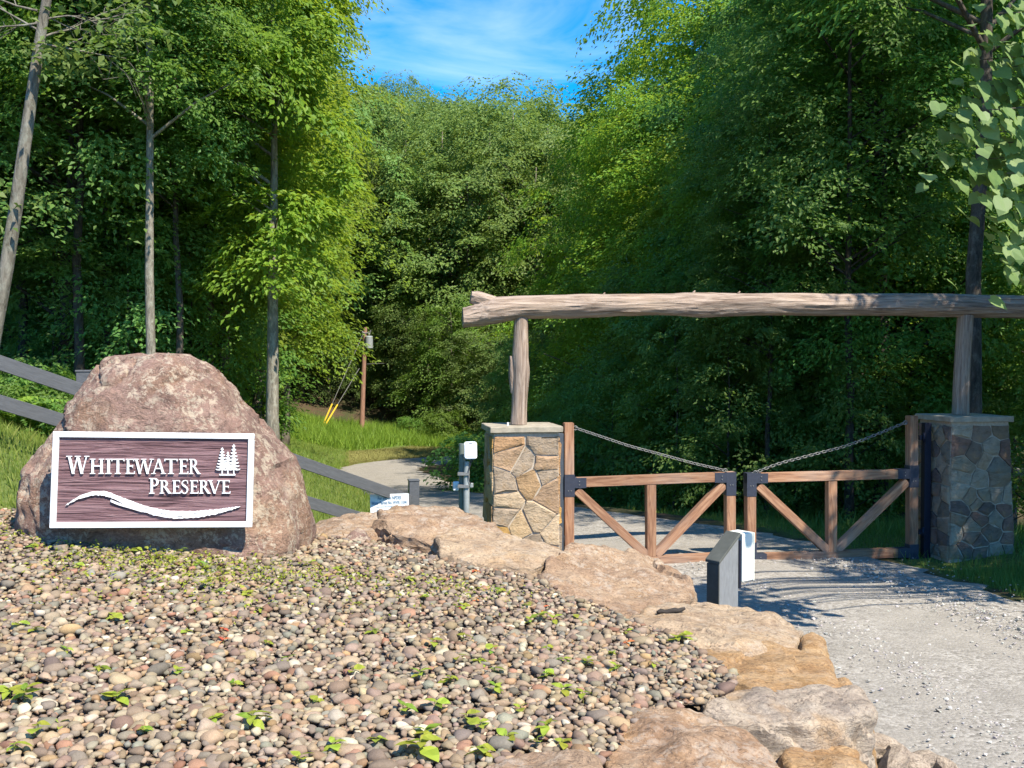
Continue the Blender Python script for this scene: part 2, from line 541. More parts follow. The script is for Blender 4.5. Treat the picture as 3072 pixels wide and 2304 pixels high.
# ------------------------------------------------------------------ terrain
def rbf(pts, c=1.5):
    P = np.array(pts, float); xy, z = P[:, :2], P[:, 2]
    n = len(P)
    D = np.sqrt(((xy[:, None] - xy[None]) ** 2).sum(-1) + c * c)
    A = np.zeros((n + 3, n + 3)); A[:n, :n] = D; A[:n, n] = 1; A[:n, n + 1:] = xy; A[n, :n] = 1; A[n + 1:, :n] = xy.T
    w = np.linalg.solve(A, np.r_[z, 0, 0, 0])
    def f(x, y):
        x = np.asarray(x, float); y = np.asarray(y, float)
        sh = x.shape; q = np.c_[x.ravel(), y.ravel()]
        out = np.empty(len(q))
        for i in range(0, len(q), 20000):
            k = q[i:i + 20000]
            d = np.sqrt(((k[:, None] - xy[None]) ** 2).sum(-1) + c * c)
            out[i:i + 20000] = d @ w[:n] + w[n] + k @ w[n + 1:]
        return out.reshape(sh)
    return f

def inside(poly, x, y):
    x = np.asarray(x, float); y = np.asarray(y, float)
    r = np.zeros(x.shape, bool)
    n = len(poly)
    for i in range(n):
        (x0, y0), (x1, y1) = poly[i], poly[(i + 1) % n]
        c = (y0 > y) != (y1 > y)
        with np.errstate(divide='ignore', invalid='ignore'):
            xi = (x1 - x0) * (y - y0) / (y1 - y0 + 1e-12) + x0
        r ^= c & (x < xi)
    return r

# the pebble mound in front (retained by the boulders)
MP = []
for px, py, Y in ((0, 2304, 3.85), (1000, 2304, 3.9), (1500, 2304, 3.95), (0, 1950, 5.35), (1000, 1950, 5.35), (1700, 2050, 4.95), (1950, 1950, 5.45),
                  (1700, 1850, 6.2), (500, 1690, 7.2), (100, 1660, 7.3), (0, 1540, 8.1), (950, 1670, 7.4), (1300, 1700, 7.5), (1650, 1760, 7.2), (1350, 1650, 8.1)):
    MP.append(tuple(at(px, py, Y)))
MP += [(-4.0, 3.0, 1.45), (0, 3.0, 1.35), (-1.2, 9.5, 1.3), (-3.0, 9.2, 1.6), (-6, 6, 1.9)]
for px, py, Y in ((1430, 2300, 3.98), (1895, 2165, 4.78), (2090, 2130, 5.0), (2185, 2075, 5.4), (2070, 1992, 5.9), (1870, 1892, 6.6), (1800, 1848, 7.0), (1690, 1806, 7.2), (1460, 1706, 7.95), (1120, 1645, 8.75)):
    MP.append(tuple(at(px, py, Y)))
_P = np.array(MP)
def _basis(x, y): return np.stack([np.ones_like(x), x, y, x * x, x * y, y * y, x * y * y, y ** 3, x * x * y], -1)
_w = np.linalg.lstsq(_basis(_P[:, 0], _P[:, 1]), _P[:, 2], rcond=None)[0]
def mound(x, y):
    x = np.asarray(x, float); y = np.asarray(y, float)
    return _basis(x, y) @ _w
MOUND_POLY = [(-7, 2.6), (-0.6, 3.0), (-0.3, 3.6)]
for px, py, Y in ((1430, 2300, 3.98), (1820, 2280, 4.1), (1880, 2235, 4.5), (1960, 2185, 4.75), (2140, 2130, 5.0), (2230, 2070, 5.45), (2110, 1990, 5.9), (2080, 1940, 6.25), (1890, 1890, 6.6),
                  (1800, 1845, 7.0), (1690, 1805, 7.2), (1630, 1730, 7.8), (1460, 1702, 7.95), (1330, 1662, 8.2), (1120, 1640, 8.75), (1030, 1655, 8.7)):
    MOUND_POLY.append((X_at(px, Y), Y))
MOUND_POLY += [(-3.0, 8.9), (-3.7, 8.5), (-4.3, 8.2), (-5.2, 7.9), (-7, 7.2)]

# gate line
GA = at(1705, 1440, 14.6); GA.z = 0
GB = at(2735, 1440, 15.45); GB.z = 0
GD = (GB - GA).normalized()                     # along the gate, to the right
GN = Vector((GD.y, -GD.x, 0))                   # towards the camera
GROT = math.atan2(GD.y, GD.x)

ROAD_CL = [((4.6, 3.0), 6.0, 0.25), ((4.5, 6.0), 6.0, 0.05), ((4.45, 8.5), 5.6, 0.0), ((4.2, 11.0), 5.4, 0.0), ((3.6, 14.0), 5.0, 0.0), ((2.9, 16.2), 4.6, -0.03),
           ((1.5, 18.6), 4.3, -0.12), ((-0.5, 22.4), 4.2, -0.36), ((-2.2, 27.0), 4.1, -0.72), ((-3.5, 33.0), 4.0, -1.3), ((-4.9, 41.0), 4.0, -1.85), ((-6.4, 48.0), 4.0, -2.3),
           ((-6.7, 54.0), 4.0, -2.65), ((-4.4, 58.6), 4.0, -2.85), ((0.0, 60.8), 4.0, -2.95), ((8.0, 61.5), 4.0, -3.1), ((20.0, 60.0), 4.0, -3.3), ((40, 56), 4.0, -3.6)]

def catmull(P, k):
    P = [np.array(p, float) for p in P]
    out = []
    for i in range(len(P) - 1):
        p0, p1, p2, p3 = P[max(i - 1, 0)], P[i], P[i + 1], P[min(i + 2, len(P) - 1)]
        for j in range(k):
            t = j / k
            out.append(0.5 * (2 * p1 + (p2 - p0) * t + (2 * p0 - 5 * p1 + 4 * p2 - p3) * t * t + (3 * p1 - p0 - 3 * p2 + p3) * t ** 3))
    out.append(P[-1])
    return np.array(out)

RC = catmull([(a[0], a[1], w, z) for a, w, z in ROAD_CL], 12)      # x, y, width, z

FP2, FP3, FP4 = Vector((-4.43, 10.32, 0)), Vector((-2.97, 11.78, 0)), Vector((-1.32, 13.43, 0))      # fence posts
TERR = [(-4.43, 10.32, 1.85), (-2.97, 11.78, 1.05), (-1.32, 13.43, 0.25), (-5.0, 9.75, 2.1), (-6.5, 8.2, 2.5), (-9, 6, 2.9), (-4.0, 8.6, 1.72), (-5, 8.1, 1.9), (-3.2, 9.6, 1.5),
        (-1.5, 10.5, 0.95), (0.2, 11.5, 0.45), (-0.2, 14.5, 0.05), (-0.6, 17, 0.0), (-8, 13.5, 2.5), (-6.5, 16.5, 1.9), (-4.8, 20, 1.25), (-11, 18, 3.0), (-16, 26, 3.8), (-9, 28, 1.2),
        (-14, 40, 1.6), (-10, 40, -0.6), (-26, 40, 7), (-12, 52, -1.6), (-14, 62, -1.2), (-16, 74, -1.2), (-6, 74, -2.3), (-9, 68, -2.2), (0, 72, -2.4), (10, 74, -2.0), (-26, 70, 4),
        (-40, 60, 14), (-60, 100, 26), (-25, 100, 7), (0, 95, 1.0), (20, 90, 0.5), (0, 130, 11), (-30, 140, 20), (30, 135, 12), (0, 200, 28), (-50, 200, 38), (60, 200, 32),
        (0, 280, 42), (-90, 280, 55), (90, 280, 50), (0, 420, 46), (-150, 420, 60), (150, 420, 55), (-120, 60, 40), (-60, 10, 18), (-30, 0, 8), (-12, -10, 3),
        (7.2, 15.6, 0.05), (7.0, 12.0, 0.05), (9.5, 10, 0.1), (9, 20, -0.5), (6.5, 22, -0.6), (4.0, 28, -1.2), (3, 36, -2.0), (1, 48, -2.7), (14, 24, -1.5), (16, 38, -3.0), (10, 50, -3.2),
        (30, 30, -2.5), (40, 60, -3), (70, 60, 4), (90, 110, 20), (120, 20, 6), (60, 0, 2), (20, 5, 0.6), (14, -10, 1.2), (0, -10, 1.3), (0, 1, 1.35), (-3, 1, 1.45),
        (-250, 0, 60), (250, 0, 20), (250, 420, 80), (-250, 420, 90), (0, -60, 1)]
for x, y, w, z in RC[::12]:
    TERR.append((x, y, z - 0.06))
terr_raw = rbf(TERR, 2.0)

def road_dist(x, y):
    q = np.c_[np.ravel(x), np.ravel(y)]
    best = np.full(len(q), 1e9); zz = np.zeros(len(q)); ww = np.ones(len(q))
    for k in range(len(RC)):
        d = np.hypot(q[:, 0] - RC[k, 0], q[:, 1] - RC[k, 1])
        m = d < best
        best[m] = d[m]; zz[m] = RC[k, 3]; ww[m] = RC[k, 2]
    return best.reshape(np.shape(x)), zz.reshape(np.shape(x)), ww.reshape(np.shape(x))

def terrain(x, y):
    x = np.asarray(x, float); y = np.asarray(y, float)
    z = terr_raw(x, y)
    d, rz, rw = road_dist(x, y)
    e = d - rw / 2
    a = np.clip((e - 0.5) / 1.4, 0, 1); a = a * a * (3 - 2 * a)
    z = (rz - 0.07) * (1 - a) + z * a
    m = inside(MOUND_POLY, x, y)
    z = np.where(m, mound(x, y) - 0.12, z)
    return z

def tz(x, y):
    return float(terrain(np.array([x]), np.array([y]))[0])

gx = np.unique(np.r_[np.linspace(-250, -60, 14), np.linspace(-60, -14, 32), np.linspace(-14, 14, 113), np.linspace(14, 60, 32), np.linspace(60, 250, 14)])
gy = np.unique(np.r_[np.linspace(-60, 0, 12), np.linspace(0, 26, 105), np.linspace(26, 90, 110), np.linspace(90, 420, 60)])
GX, GY = np.meshgrid(gx, gy)
GZ = terrain(GX, GY)
nx, ny = len(gx), len(gy)
ii = (np.arange(ny - 1)[:, None] * nx + np.arange(nx - 1)[None]).ravel()
me = np_mesh('ground', np.c_[GX.ravel(), GY.ravel(), GZ.ravel()], np.c_[ii, ii + 1, ii + nx + 1, ii + nx].ravel(), np.full(len(ii), 4), GROUND, True)
LAWN = [(-9, 7.0), (-4.2, 7.9), (-2.6, 9.0), (-0.6, 10), (0, 13), (0.2, 16), (-1, 22), (-3.5, 34), (-6, 46), (-8.5, 54), (-7, 60), (-2, 64), (14, 64.5), (14, 70), (-4, 73), (-14, 72), (-16, 60), (-11.5, 46),
        (-8, 30), (-6.0, 20), (-7.5, 14.5), (-10, 12)]
ISLAND = [(4.8, 18), (3, 22), (1, 28), (-0.2, 36), (-2.5, 44), (-3.5, 52), (0, 57.5), (9, 58.5), (9, 55), (2.5, 48), (2.5, 38), (4.4, 28), (6, 22), (7.6, 18), (9, 15), (9.5, 8), (7.0, 8), (6.6, 13)]
DRY = [(-6, 47), (-9, 52), (-9.6, 58), (-6.5, 64.5), (0, 67), (12, 67.5), (12, 63.8), (0, 63.2), (-5, 61), (-8.6, 56), (-8.6, 50)]
cov = np.zeros((len(GX.ravel()), 4), np.float32); cov[:, 3] = 1
cov[:, 0] = (inside(LAWN, GX, GY) | inside(ISLAND, GX, GY)).ravel()
cov[:, 1] = inside(DRY, GX, GY).ravel() * 0.75
cov[:, 2] = inside(MOUND_POLY, GX, GY).ravel()
a = me.color_attributes.new('cover', 'FLOAT_COLOR', 'POINT'); a.data.foreach_set('color', cov.ravel())
ground = link(bpy.data.objects.new('ground', me))
tag(ground, 'grassy bank, lawn and leaf-covered forest floor of the valley', kind='structure')

# gravel drive
def build_road():
    V, Fc = [], []
    m = 15
    for k in range(len(RC)):
        x, y, w, z = RC[k]
        t = RC[min(k + 1, len(RC) - 1)] - RC[max(k - 1, 0)]
        n = np.array([t[1], -t[0]]) / np.hypot(t[0], t[1])
        for j in range(m):
            u = j / (m - 1) * 2 - 1
            e = 0.0
            if abs(u) == 1: e = 0.18 * math.sin(k * 1.3 + u) + 0.12 * math.sin(k * 2.9)
            xx, yy = x + n[0] * (u * w / 2 + e), y + n[1] * (u * w / 2 + e)
            h = z - (0.075 if abs(u) == 1 else 0) + 0.02 * math.cos(u * 6.3) * (1 - abs(u)) - 0.015 * u * u + 0.008 * noise.noise((xx * 1.5, yy * 1.5, 0))
            V.append((xx, yy, h))
    for k in range(len(RC) - 1):
        for j in range(m - 1):
            a = k * m + j
            Fc.append((a, a + 1, a + m + 1, a + m))
    mb = MB().add(V, Fc)
    o = mb.build('road', ROAD, None, True)
    return tag(o, 'pale crushed-stone drive running through the gate and curving away', kind='structure')
road = build_road()

# ------------------------------------------------------------------ foliage templates
def leaves(name, pos, nrm, dirv, ln, wd, mat, rng, fold=0.12, round_leaf=False):
    n = len(pos)
    nrm = nrm / (np.linalg.norm(nrm, axis=1, keepdims=True) + 1e-9)
    dirv = dirv - nrm * (dirv * nrm).sum(1, keepdims=True)
    dirv = dirv / (np.linalg.norm(dirv, axis=1, keepdims=True) + 1e-9)
    side = np.cross(nrm, dirv)
    L, Wd = ln[:, None], wd[:, None]
    if not round_leaf:
        prof = [(0.0, 0.0, 0.0), (0.42, 0.5, fold), (1.0, 0.0, -0.08), (0.42, -0.5, fold)]
    else:
        prof = [(0.05, 0.0, 0.0), (-0.06, 0.22, .03), (0.12, 0.48, fold), (0.45, 0.5, fold), (0.75, 0.28, fold * .4), (1.05, 0.0, -0.1),
                (0.75, -0.28, fold * .4), (0.45, -0.5, fold), (0.12, -0.48, fold), (-0.06, -0.22, .03)]
    k = len(prof)
    V = np.stack([pos + dirv * (a * L) + side * (b * Wd) + nrm * (c * L) for a, b, c in prof], 1).reshape(-1, 3)
    idx = np.arange(n * k)
    me = np_mesh(name, V, idx, np.full(n, k), mat, False)
    at_ = me.attributes.new('shade', 'FLOAT', 'FACE')
    at_.data.foreach_set('value', rng.random(n).astype(np.float32))
    return me

def crown_points(seed, z0, z1, R, prof, nc, lpc, rc, flat=0.13, tilt=0.34, droop=0.17, inner=0.45, lobe=0.22):
    rng = np.random.default_rng(seed)
    t = (np.arange(nc) + rng.random(nc)) / nc
    az = np.arange(nc) * 2.39996 + rng.normal(0, 0.6, nc)
    p1, p2, p3 = rng.random(3) * 6.28
    rad = R * prof(t) * (1 + lobe * np.sin(2 * az + p1 + 3 * t) + 0.18 * np.sin(5 * az + p2 + 7 * t) + 0.12 * np.sin(9 * t * 6 + p3))
    rr = rad * (inner + (1 - inner) * np.sqrt(rng.random(nc)))
    out = np.c_[np.cos(az), np.sin(az), np.zeros(nc)]
    c = out * rr[:, None]; c[:, 2] = z0 + (z1 - z0) * t + rng.normal(0, 0.15, nc) * rc
    rcs = rc * rng.uniform(0.55, 1.35, nc)
    up = np.array([0, 0, 1.0])
    n = up + out * (tilt * (0.4 + rr / (R + 1e-6)))[:, None] + rng.normal(0, 0.2, (nc, 3))
    n /= np.linalg.norm(n, axis=1, keepdims=True)
    u = out - n * (out * n).sum(1, keepdims=True); u /= np.linalg.norm(u, axis=1, keepdims=True)
    v = np.cross(n, u)
    k = np.repeat(np.arange(nc), lpc)
    m = len(k)
    # each clump is a fan of twigs; the leaves sit along the twigs in drooping layers
    nt = 8
    tw_a = rng.uniform(-2.1, 2.1, (nc, nt)) + rng.normal(0, .15, (nc, nt)); tw_l = rng.uniform(.55, 1.25, (nc, nt)); tw_h = rng.normal(0, flat * 1.6, (nc, nt))
    q = rng.integers(0, nt, m)
    ph = tw_a[k, q] + rng.normal(0, .10, m)
    rho = rng.random(m) ** 0.75 * rcs[k] * tw_l[k, q] * 1.15
    lat = rng.normal(0, .13, m) * rcs[k]
    w = (tw_h[k, q] + rng.normal(0, flat * .45, m)) * rcs[k] - droop * rho ** 2 / rcs[k]
    e = u[k] * np.cos(ph)[:, None] + v[k] * np.sin(ph)[:, None]
    e2 = np.cross(n[k], e)
    pos = c[k] + e * rho[:, None] + e2 * lat[:, None] + n[k] * w[:, None]
    nr = n[k] + rng.normal(0, 0.30, (m, 3)) + e * 0.25
    dv = e + e2 * np.sign(lat)[:, None] * .6 + rng.normal(0, 0.35, (m, 3)) + np.array([0, 0, -0.15])
    return rng, c, pos, nr, dv

def ell(center, half):
    return lambda t: np.sqrt(np.clip(1 - ((t - center) / half) ** 2, 0.02, 1))

def tree_template(name, seed, H, z0, R, prof, nc, lpc, rc, ll, r0, leafmat, nlimb=26, bend=0.5, wratio=0.58, **kw):
    rng, c, pos, nr, dv = crown_points(seed, z0, H, R, prof, nc, lpc, rc, **kw)
    n = len(pos)
    ln = ll * rng.uniform(0.65, 1.25, n)
    crown = leaves(name + '_crown', pos, nr, dv, ln, ln * wratio, leafmat, rng)
    mb = MB()
    rr = random.Random(seed)
    bx, by = rr.uniform(-bend, bend), rr.uniform(-bend, bend)
    path, rads = [], []
    top = z0 + (H - z0) * 0.9
    for i in range(9):
        t = i / 8
        z = -0.5 + (top + 0.5) * t
        path.append((bx * math.sin(t * 3.0) + rr.uniform(-.05, .05), by * math.sin(t * 2.4) + rr.uniform(-.05, .05), z))
        rads.append(r0 * (1.25 if i == 0 else 1.0) * (1 - 0.86 * t ** 1.1))
    mb.tube(path, rads, 9)
    pv = [Vector(p) for p in path]
    order = rng.permutation(len(c))[:nlimb]
    for q in order:
        e = Vector(c[q])
        hd = math.hypot(e.x, e.y)
        zs = max(0.55 * z0, min(top * 0.95, e.z - hd * 0.55))
        f = (zs + 0.5) / (top + 0.5) * 8
        i = min(7, int(f)); s = pv[i].lerp(pv[i + 1], f - i)
        mid = s.lerp(e, 0.5) + Vector((0, 0, 0.06 * hd))
        rb = min(rads[i] * 0.5, 0.02 + 0.011 * hd)
        mb.tube([s, mid, e], [rb, rb * 0.65, rb * 0.25], 5, False)
    trunk = mb.mesh(name + '_trunk', BARK, True)
    return trunk, crown

TT = {}
TT['maple_a'] = tree_template('maple_a', 1, 16, 2.6, 4.6, ell(.42, .66), 230, 270, 1.25, 0.15, 0.19, LEAF_MAPLE)
TT['maple_b'] = tree_template('maple_b', 2, 15, 2.0, 4.0, ell(.38, .70), 210, 270, 1.15, 0.145, 0.17, LEAF_MAPLE)
TT['oak_a'] = tree_template('oak_a', 3, 19, 4.2, 5.4, ell(.48, .64), 250, 270, 1.35, 0.155, 0.25, LEAF_GREEN)
TT['oak_b'] = tree_template('oak_b', 4, 18, 3.6, 4.8, ell(.45, .66), 230, 270, 1.25, 0.15, 0.22, LEAF_GREEN)
TT['slim'] = tree_template('slim', 5, 18, 7.5, 3.2, ell(.45, .64), 130, 240, 1.1, 0.145, 0.13, LEAF_GREEN, nlimb=20, bend=0.3)
TT['sapling'] = tree_template('sapling', 6, 7.0, 0.8, 2.0, ell(.35, .75), 70, 190, 0.8, 0.13, 0.055, LEAF_GREEN, nlimb=18, bend=0.2, inner=.25)
TT['sapling_b'] = tree_template('sapling_b', 7, 5.0, 0.3, 1.9, ell(.35, .8), 65, 170, 0.75, 0.125, 0.04, LEAF_GREEN, nlimb=16, bend=0.2, inner=.2)
TT['hemlock'] = tree_template('hemlock', 8, 20, 1.2, 3.6, lambda t: np.clip(1.05 - t, 0.04, 1) ** 0.8, 420, 100, 0.9, 0.15, 0.2, LEAF_OLIVE, nlimb=60, bend=0.1,
                              wratio=0.4, droop=0.65, tilt=0.7, flat=0.1, inner=.3)
TT['far_a'] = tree_template('far_a', 9, 22, 3.0, 6.0, ell(.5, .62), 190, 150, 1.7, 0.30, 0.28, LEAF_GREEN, nlimb=16)
TT['far_b'] = tree_template('far_b', 10, 21, 2.4, 5.2, ell(.42, .68), 180, 150, 1.55, 0.29, 0.25, LEAF_GREEN, nlimb=16)
TT['far_c'] = tree_template('far_c', 11, 24, 4.0, 5.0, ell(.45, .66), 190, 140, 1.45, 0.27, 0.26, LEAF_OLIVE, nlimb=16, droop=.5)
TT['young_maple'] = tree_template('young_maple', 13, 10, 3.6, 1.4, ell(.5, .6), 80, 240, 0.8, 0.14, 0.15, LEAF_MAPLE, nlimb=18, bend=0.25)
TT['shrub'] = tree_template('shrub', 12, 1.7, 0.1, 1.2, ell(.4, .75), 60, 70, 0.36, 0.12, 0.02, LEAF_GREEN, nlimb=14, bend=.1, inner=.2)

PR = random.Random(77)
SHAPE = {'oak_a': 'broad-crowned', 'oak_b': 'round-crowned', 'slim': 'slender high-crowned', 'maple_a': 'wide spreading', 'maple_b': 'narrower spreading', 'far_a': 'broad-crowned', 'far_b': 'compact-crowned',
         'far_c': 'tall loose-crowned', 'hemlock': 'pointed drooping', 'sapling': 'tall', 'sapling_b': 'low bushy', 'young_maple': 'slim young'}
def plant(kind, x, y, s=1.0, label='', group=None, leaf=None, bark=None, name='broadleaf_tree', cat='tree', tilt=(0, 0), rot=None, z=None, sink=0.15):
    tm, cm = TT[kind]
    zz = tz(x, y) if z is None else z
    o = bpy.data.objects.new(name, None)
    o.location = (x, y, zz - sink)
    o.rotation_euler = (tilt[0], tilt[1], PR.uniform(0, 6.28) if rot is None else rot)
    o.scale = (s * PR.uniform(.92, 1.08), s * PR.uniform(.92, 1.08), s)
    COL.objects.link(o)
    tag(o, label, cat, group)
    for nm, me, mt in (('trunk', tm, bark), ('crown', cm, leaf)):
        c = bpy.data.objects.new(nm, me)
        c.parent = o
        COL.objects.link(c)
        if mt is not None:
            c.material_slots[0].link = 'OBJECT'
            c.material_slots[0].material = mt
    return o

# ------------------------------------------------------------------ woods
# sunlit maples at the edge of the lawn, on the far side of the fence
G_LIT = 'sunlit maples along the lawn edge'
L_LIT = 'bright yellow-green maple in full sun behind the fence and lawn'
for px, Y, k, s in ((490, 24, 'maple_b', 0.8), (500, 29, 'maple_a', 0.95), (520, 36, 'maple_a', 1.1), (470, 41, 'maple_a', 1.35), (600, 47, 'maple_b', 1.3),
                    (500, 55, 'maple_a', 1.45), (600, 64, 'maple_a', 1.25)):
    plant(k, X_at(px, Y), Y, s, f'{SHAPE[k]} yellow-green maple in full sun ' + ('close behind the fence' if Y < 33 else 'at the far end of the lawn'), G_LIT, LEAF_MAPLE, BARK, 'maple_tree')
# tree with a pale trunk in front of the woods, by the fence
plant('young_maple', X_at(815, 20), 20, 1.0, 'tree with a pale mottled trunk beside the sloping black fence and the sign boulder', None, LEAF_MAPLE, BARK_PALE, 'maple_tree', tilt=(0, 0.05))
plant('slim', X_at(458, 17), 17, 0.74, 'tall straight slender grey trunk rising directly behind the sign boulder', None, LEAF_GREEN, BARK_PALE, 'slender_tree', tilt=(0, 0.0))
plant('slim', X_at(632, 23), 23, 0.85, 'dark trunked tree half hidden behind the boulder shoulder', None, LEAF_MAPLE, BARK, 'slender_tree')
# dark woods behind the fence
for px, Y, s in ((690, 23.5, 1.0), (770, 28, 1.25), (790, 37, 1.4), (600, 27, 1.2), (850, 44, 1.4), (700, 34, 1.4)):
    plant('young_maple', X_at(px, Y), Y, s, 'slim young maple with layered yellow-green sprays at the lawn edge', 'young maples along the lawn edge', LEAF_MAPLE, BARK, 'maple_tree')
G_DK = 'trees in the dark woods behind the fence'
L_DK = 'shaded tree in the dark woods behind the black fence'
for px, Y, k, s in ((-60, 19, 'oak_b', 0.8), (60, 22, 'slim', 0.85), (180, 20, 'oak_b', 0.75), (270, 24, 'slim', 0.9), (330, 21, 'slim', 0.85), (120, 27, 'oak_a', 0.9), (260, 31, 'oak_b', 1.0),
                    (300, 29, 'oak_a', 0.9), (500, 31, 'oak_b', 1.05), (20, 31, 'oak_a', 1.0), (-200, 24, 'oak_a', 0.9), (-150, 34, 'oak_a', 1.1), (330, 38, 'oak_a', 1.2), (180, 40, 'oak_b', 1.3),
                    (480, 42, 'oak_a', 1.3), (30, 44, 'oak_a', 1.3), (230, 18.5, 'slim', 0.7), (545, 19.5, 'slim', 0.62), (90, 24.5, 'slim', 0.8), (310, 27, 'slim', 0.8), (410, 24, 'slim', 0.85),
                    (430, 50, 'oak_a', 1.4), (400, 55, 'oak_b', 1.5), (150, 58, 'oak_a', 1.6), (-100, 52, 'oak_a', 1.5)):
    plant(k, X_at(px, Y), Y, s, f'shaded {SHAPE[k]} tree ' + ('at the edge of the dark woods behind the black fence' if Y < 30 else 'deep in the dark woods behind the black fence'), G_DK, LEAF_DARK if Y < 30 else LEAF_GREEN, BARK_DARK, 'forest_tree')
G_SAP = 'leafy saplings under the dark woods'
for px, Y, s in ((150, 20, 0.8), (380, 20, 0.8), (560, 22, 0.9), (240, 24, 1.0), (690, 27, 1.0), (600, 28, 1.0), (20, 26, 1.1)):
    k = PR.choice(('sapling', 'sapling_b'))
    plant(k, X_at(px, Y), Y, s, f'{SHAPE[k]} leafy sapling ' + ('in the dark woods behind the black fence' if px < 420 else 'under the sunlit maples behind the boulder'), G_SAP, LEAF_DARK if px < 420 else LEAF_GREEN, BARK_DARK, 'sapling')

# woods behind the utility pole, beyond the fern bank
G_MID = 'tall trees behind the utility pole'
L_MID = 'tall tree at the forest edge behind the utility pole and fern bank'
for px, Y, k, s, lf in ((700, 72, 'far_a', 1.0, LEAF_MID), (800, 78, 'far_b', 1.05, LEAF_OLIVE), (900, 80, 'far_a', 1.1, LEAF_MID), (985, 80, 'hemlock', 0.8, LEAF_OLIVE), (1050, 88, 'far_b', 1.0, LEAF_OLIVE),
                        (1120, 85, 'hemlock', 1.0, LEAF_OLIVE), (1200, 88, 'far_b', 1.0, LEAF_MAPLE), (1290, 86, 'far_b', 1.0, LEAF_OLIVE), (1330, 86, 'far_c', 1.05, LEAF_MID), (1400, 80, 'far_a', 0.95, LEAF_MID),
                        (1470, 82, 'far_c', 1.05, LEAF_MID), (1540, 88, 'far_c', 1.15, LEAF_MID), (1610, 80, 'far_a', 1.0, LEAF_MID), (1700, 84, 'far_b', 1.1, LEAF_MID), (620, 84, 'far_a', 1.2, LEAF_MID),
                        (1000, 95, 'far_a', 1.15, LEAF_MID), (1100, 98, 'far_b', 1.15, LEAF_OLIVE), (1220, 96, 'far_a', 1.1, LEAF_MID), (1310, 100, 'far_c', 1.1, LEAF_MID), (1420, 98, 'far_b', 1.15, LEAF_OLIVE), (1640, 97, 'far_a', 1.2, LEAF_MID)):
    plant(k, X_at(px, Y), Y, s, f'{SHAPE[k]} ' + ('olive' if lf is LEAF_OLIVE else 'yellow-green' if lf is LEAF_MAPLE else 'green') + (' tree at the forest edge behind the utility pole' if Y < 90 else ' tree behind the forest edge beyond the utility pole'), G_MID, lf, BARK, 'forest_tree')
G_MS = 'young trees along the far forest edge'
for px, Y in ((760, 76), (850, 82), (930, 83), (1010, 84), (1090, 84), (1160, 82), (1215, 79), (1290, 75), (1350, 73), (1420, 71), (1500, 70), (1580, 70)):
    plant('sapling', X_at(px, Y), Y, PR.uniform(.8, 1.5), 'young leafy tree at the foot of the far forest edge', G_MS, PR.choice((LEAF_GREEN, LEAF_OLIVE, LEAF_MAPLE)), BARK, 'sapling')

# hillside in the gap of sky
G_HILL = 'round crowned trees on the far hillside'
hr = random.Random(5)
for row, (Y, n) in enumerate(((118, 11), (136, 11), (156, 11), (178, 12), (200, 12))):
    for i in range(n):
        px = 700 + (i + hr.uniform(-.3, .3)) / (n - 1) * 1250
        plant(hr.choice(('far_a', 'far_b', 'far_c', 'far_a')), X_at(px, Y), Y + hr.uniform(-6, 6), hr.uniform(.85, 1.1), 'round-crowned tree covering the far hillside below the sky', G_HILL,
              hr.choice((LEAF_MID, LEAF_OLIVE, LEAF_MID, LEAF_GREEN)), BARK, 'hillside_tree')

# woods right of the drive
plant('maple_a', X_at(2040, 38), 38, 1.0, 'tall sunlit tree leaning over the drive against the sky', None, LEAF_MAPLE, BARK, 'maple_tree')
G_SKY = 'sunlit crowns standing against the sky beside the drive'
for px, Y, k, s in ((2120, 46, 'maple_b', 1.65), (1960, 52, 'maple_a', 1.15), (2240, 40, 'maple_a', 1.3), (2200, 31, 'maple_b', 0.8), (2330, 27, 'maple_b', 0.75)):
    plant(k, X_at(px, Y), Y, s, f'{SHAPE[k]} yellow-green maple ' + ('beyond the gate near the bend of the drive' if Y > 41 else 'among the shaded oaks behind the gate'), G_SKY, LEAF_MAPLE, BARK, 'maple_tree')
G_RT = 'shaded trees in the woods behind the timber gate'
L_RT = 'shaded broadleaf tree in the woods behind the timber gate'
for px, Y, k, s in ((2480, 27, 'oak_b', 0.75), (2760, 25, 'oak_a', 0.85), (2560, 30, 'oak_b', 0.95), (2640, 24, 'oak_a', 0.7), (2700, 31, 'oak_b', 1.0), (2400, 33, 'oak_b', 0.85), (2440, 40, 'oak_a', 1.2),
                    (2640, 39, 'oak_a', 1.25), (3030, 27, 'oak_b', 0.9), (3120, 30, 'oak_a', 1.1), (2900, 36, 'oak_a', 1.3), (2480, 26, 'slim', 0.8), (2560, 21.5, 'slim', 0.8), (2230, 50, 'oak_a', 1.0), (2960, 46, 'oak_a', 1.5),
                    (1880, 64, 'far_b', 0.75), (2080, 66, 'far_b', 1.2), (2300, 23, 'slim', 0.55)):
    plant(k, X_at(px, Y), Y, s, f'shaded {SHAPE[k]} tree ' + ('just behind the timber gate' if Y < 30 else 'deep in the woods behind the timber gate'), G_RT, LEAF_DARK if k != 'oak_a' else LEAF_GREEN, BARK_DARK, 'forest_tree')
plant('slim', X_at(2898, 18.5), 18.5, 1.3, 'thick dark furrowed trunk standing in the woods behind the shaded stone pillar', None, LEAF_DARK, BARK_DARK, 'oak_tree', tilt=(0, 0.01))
G_BK = 'sunlit trees beyond the shaded woods'
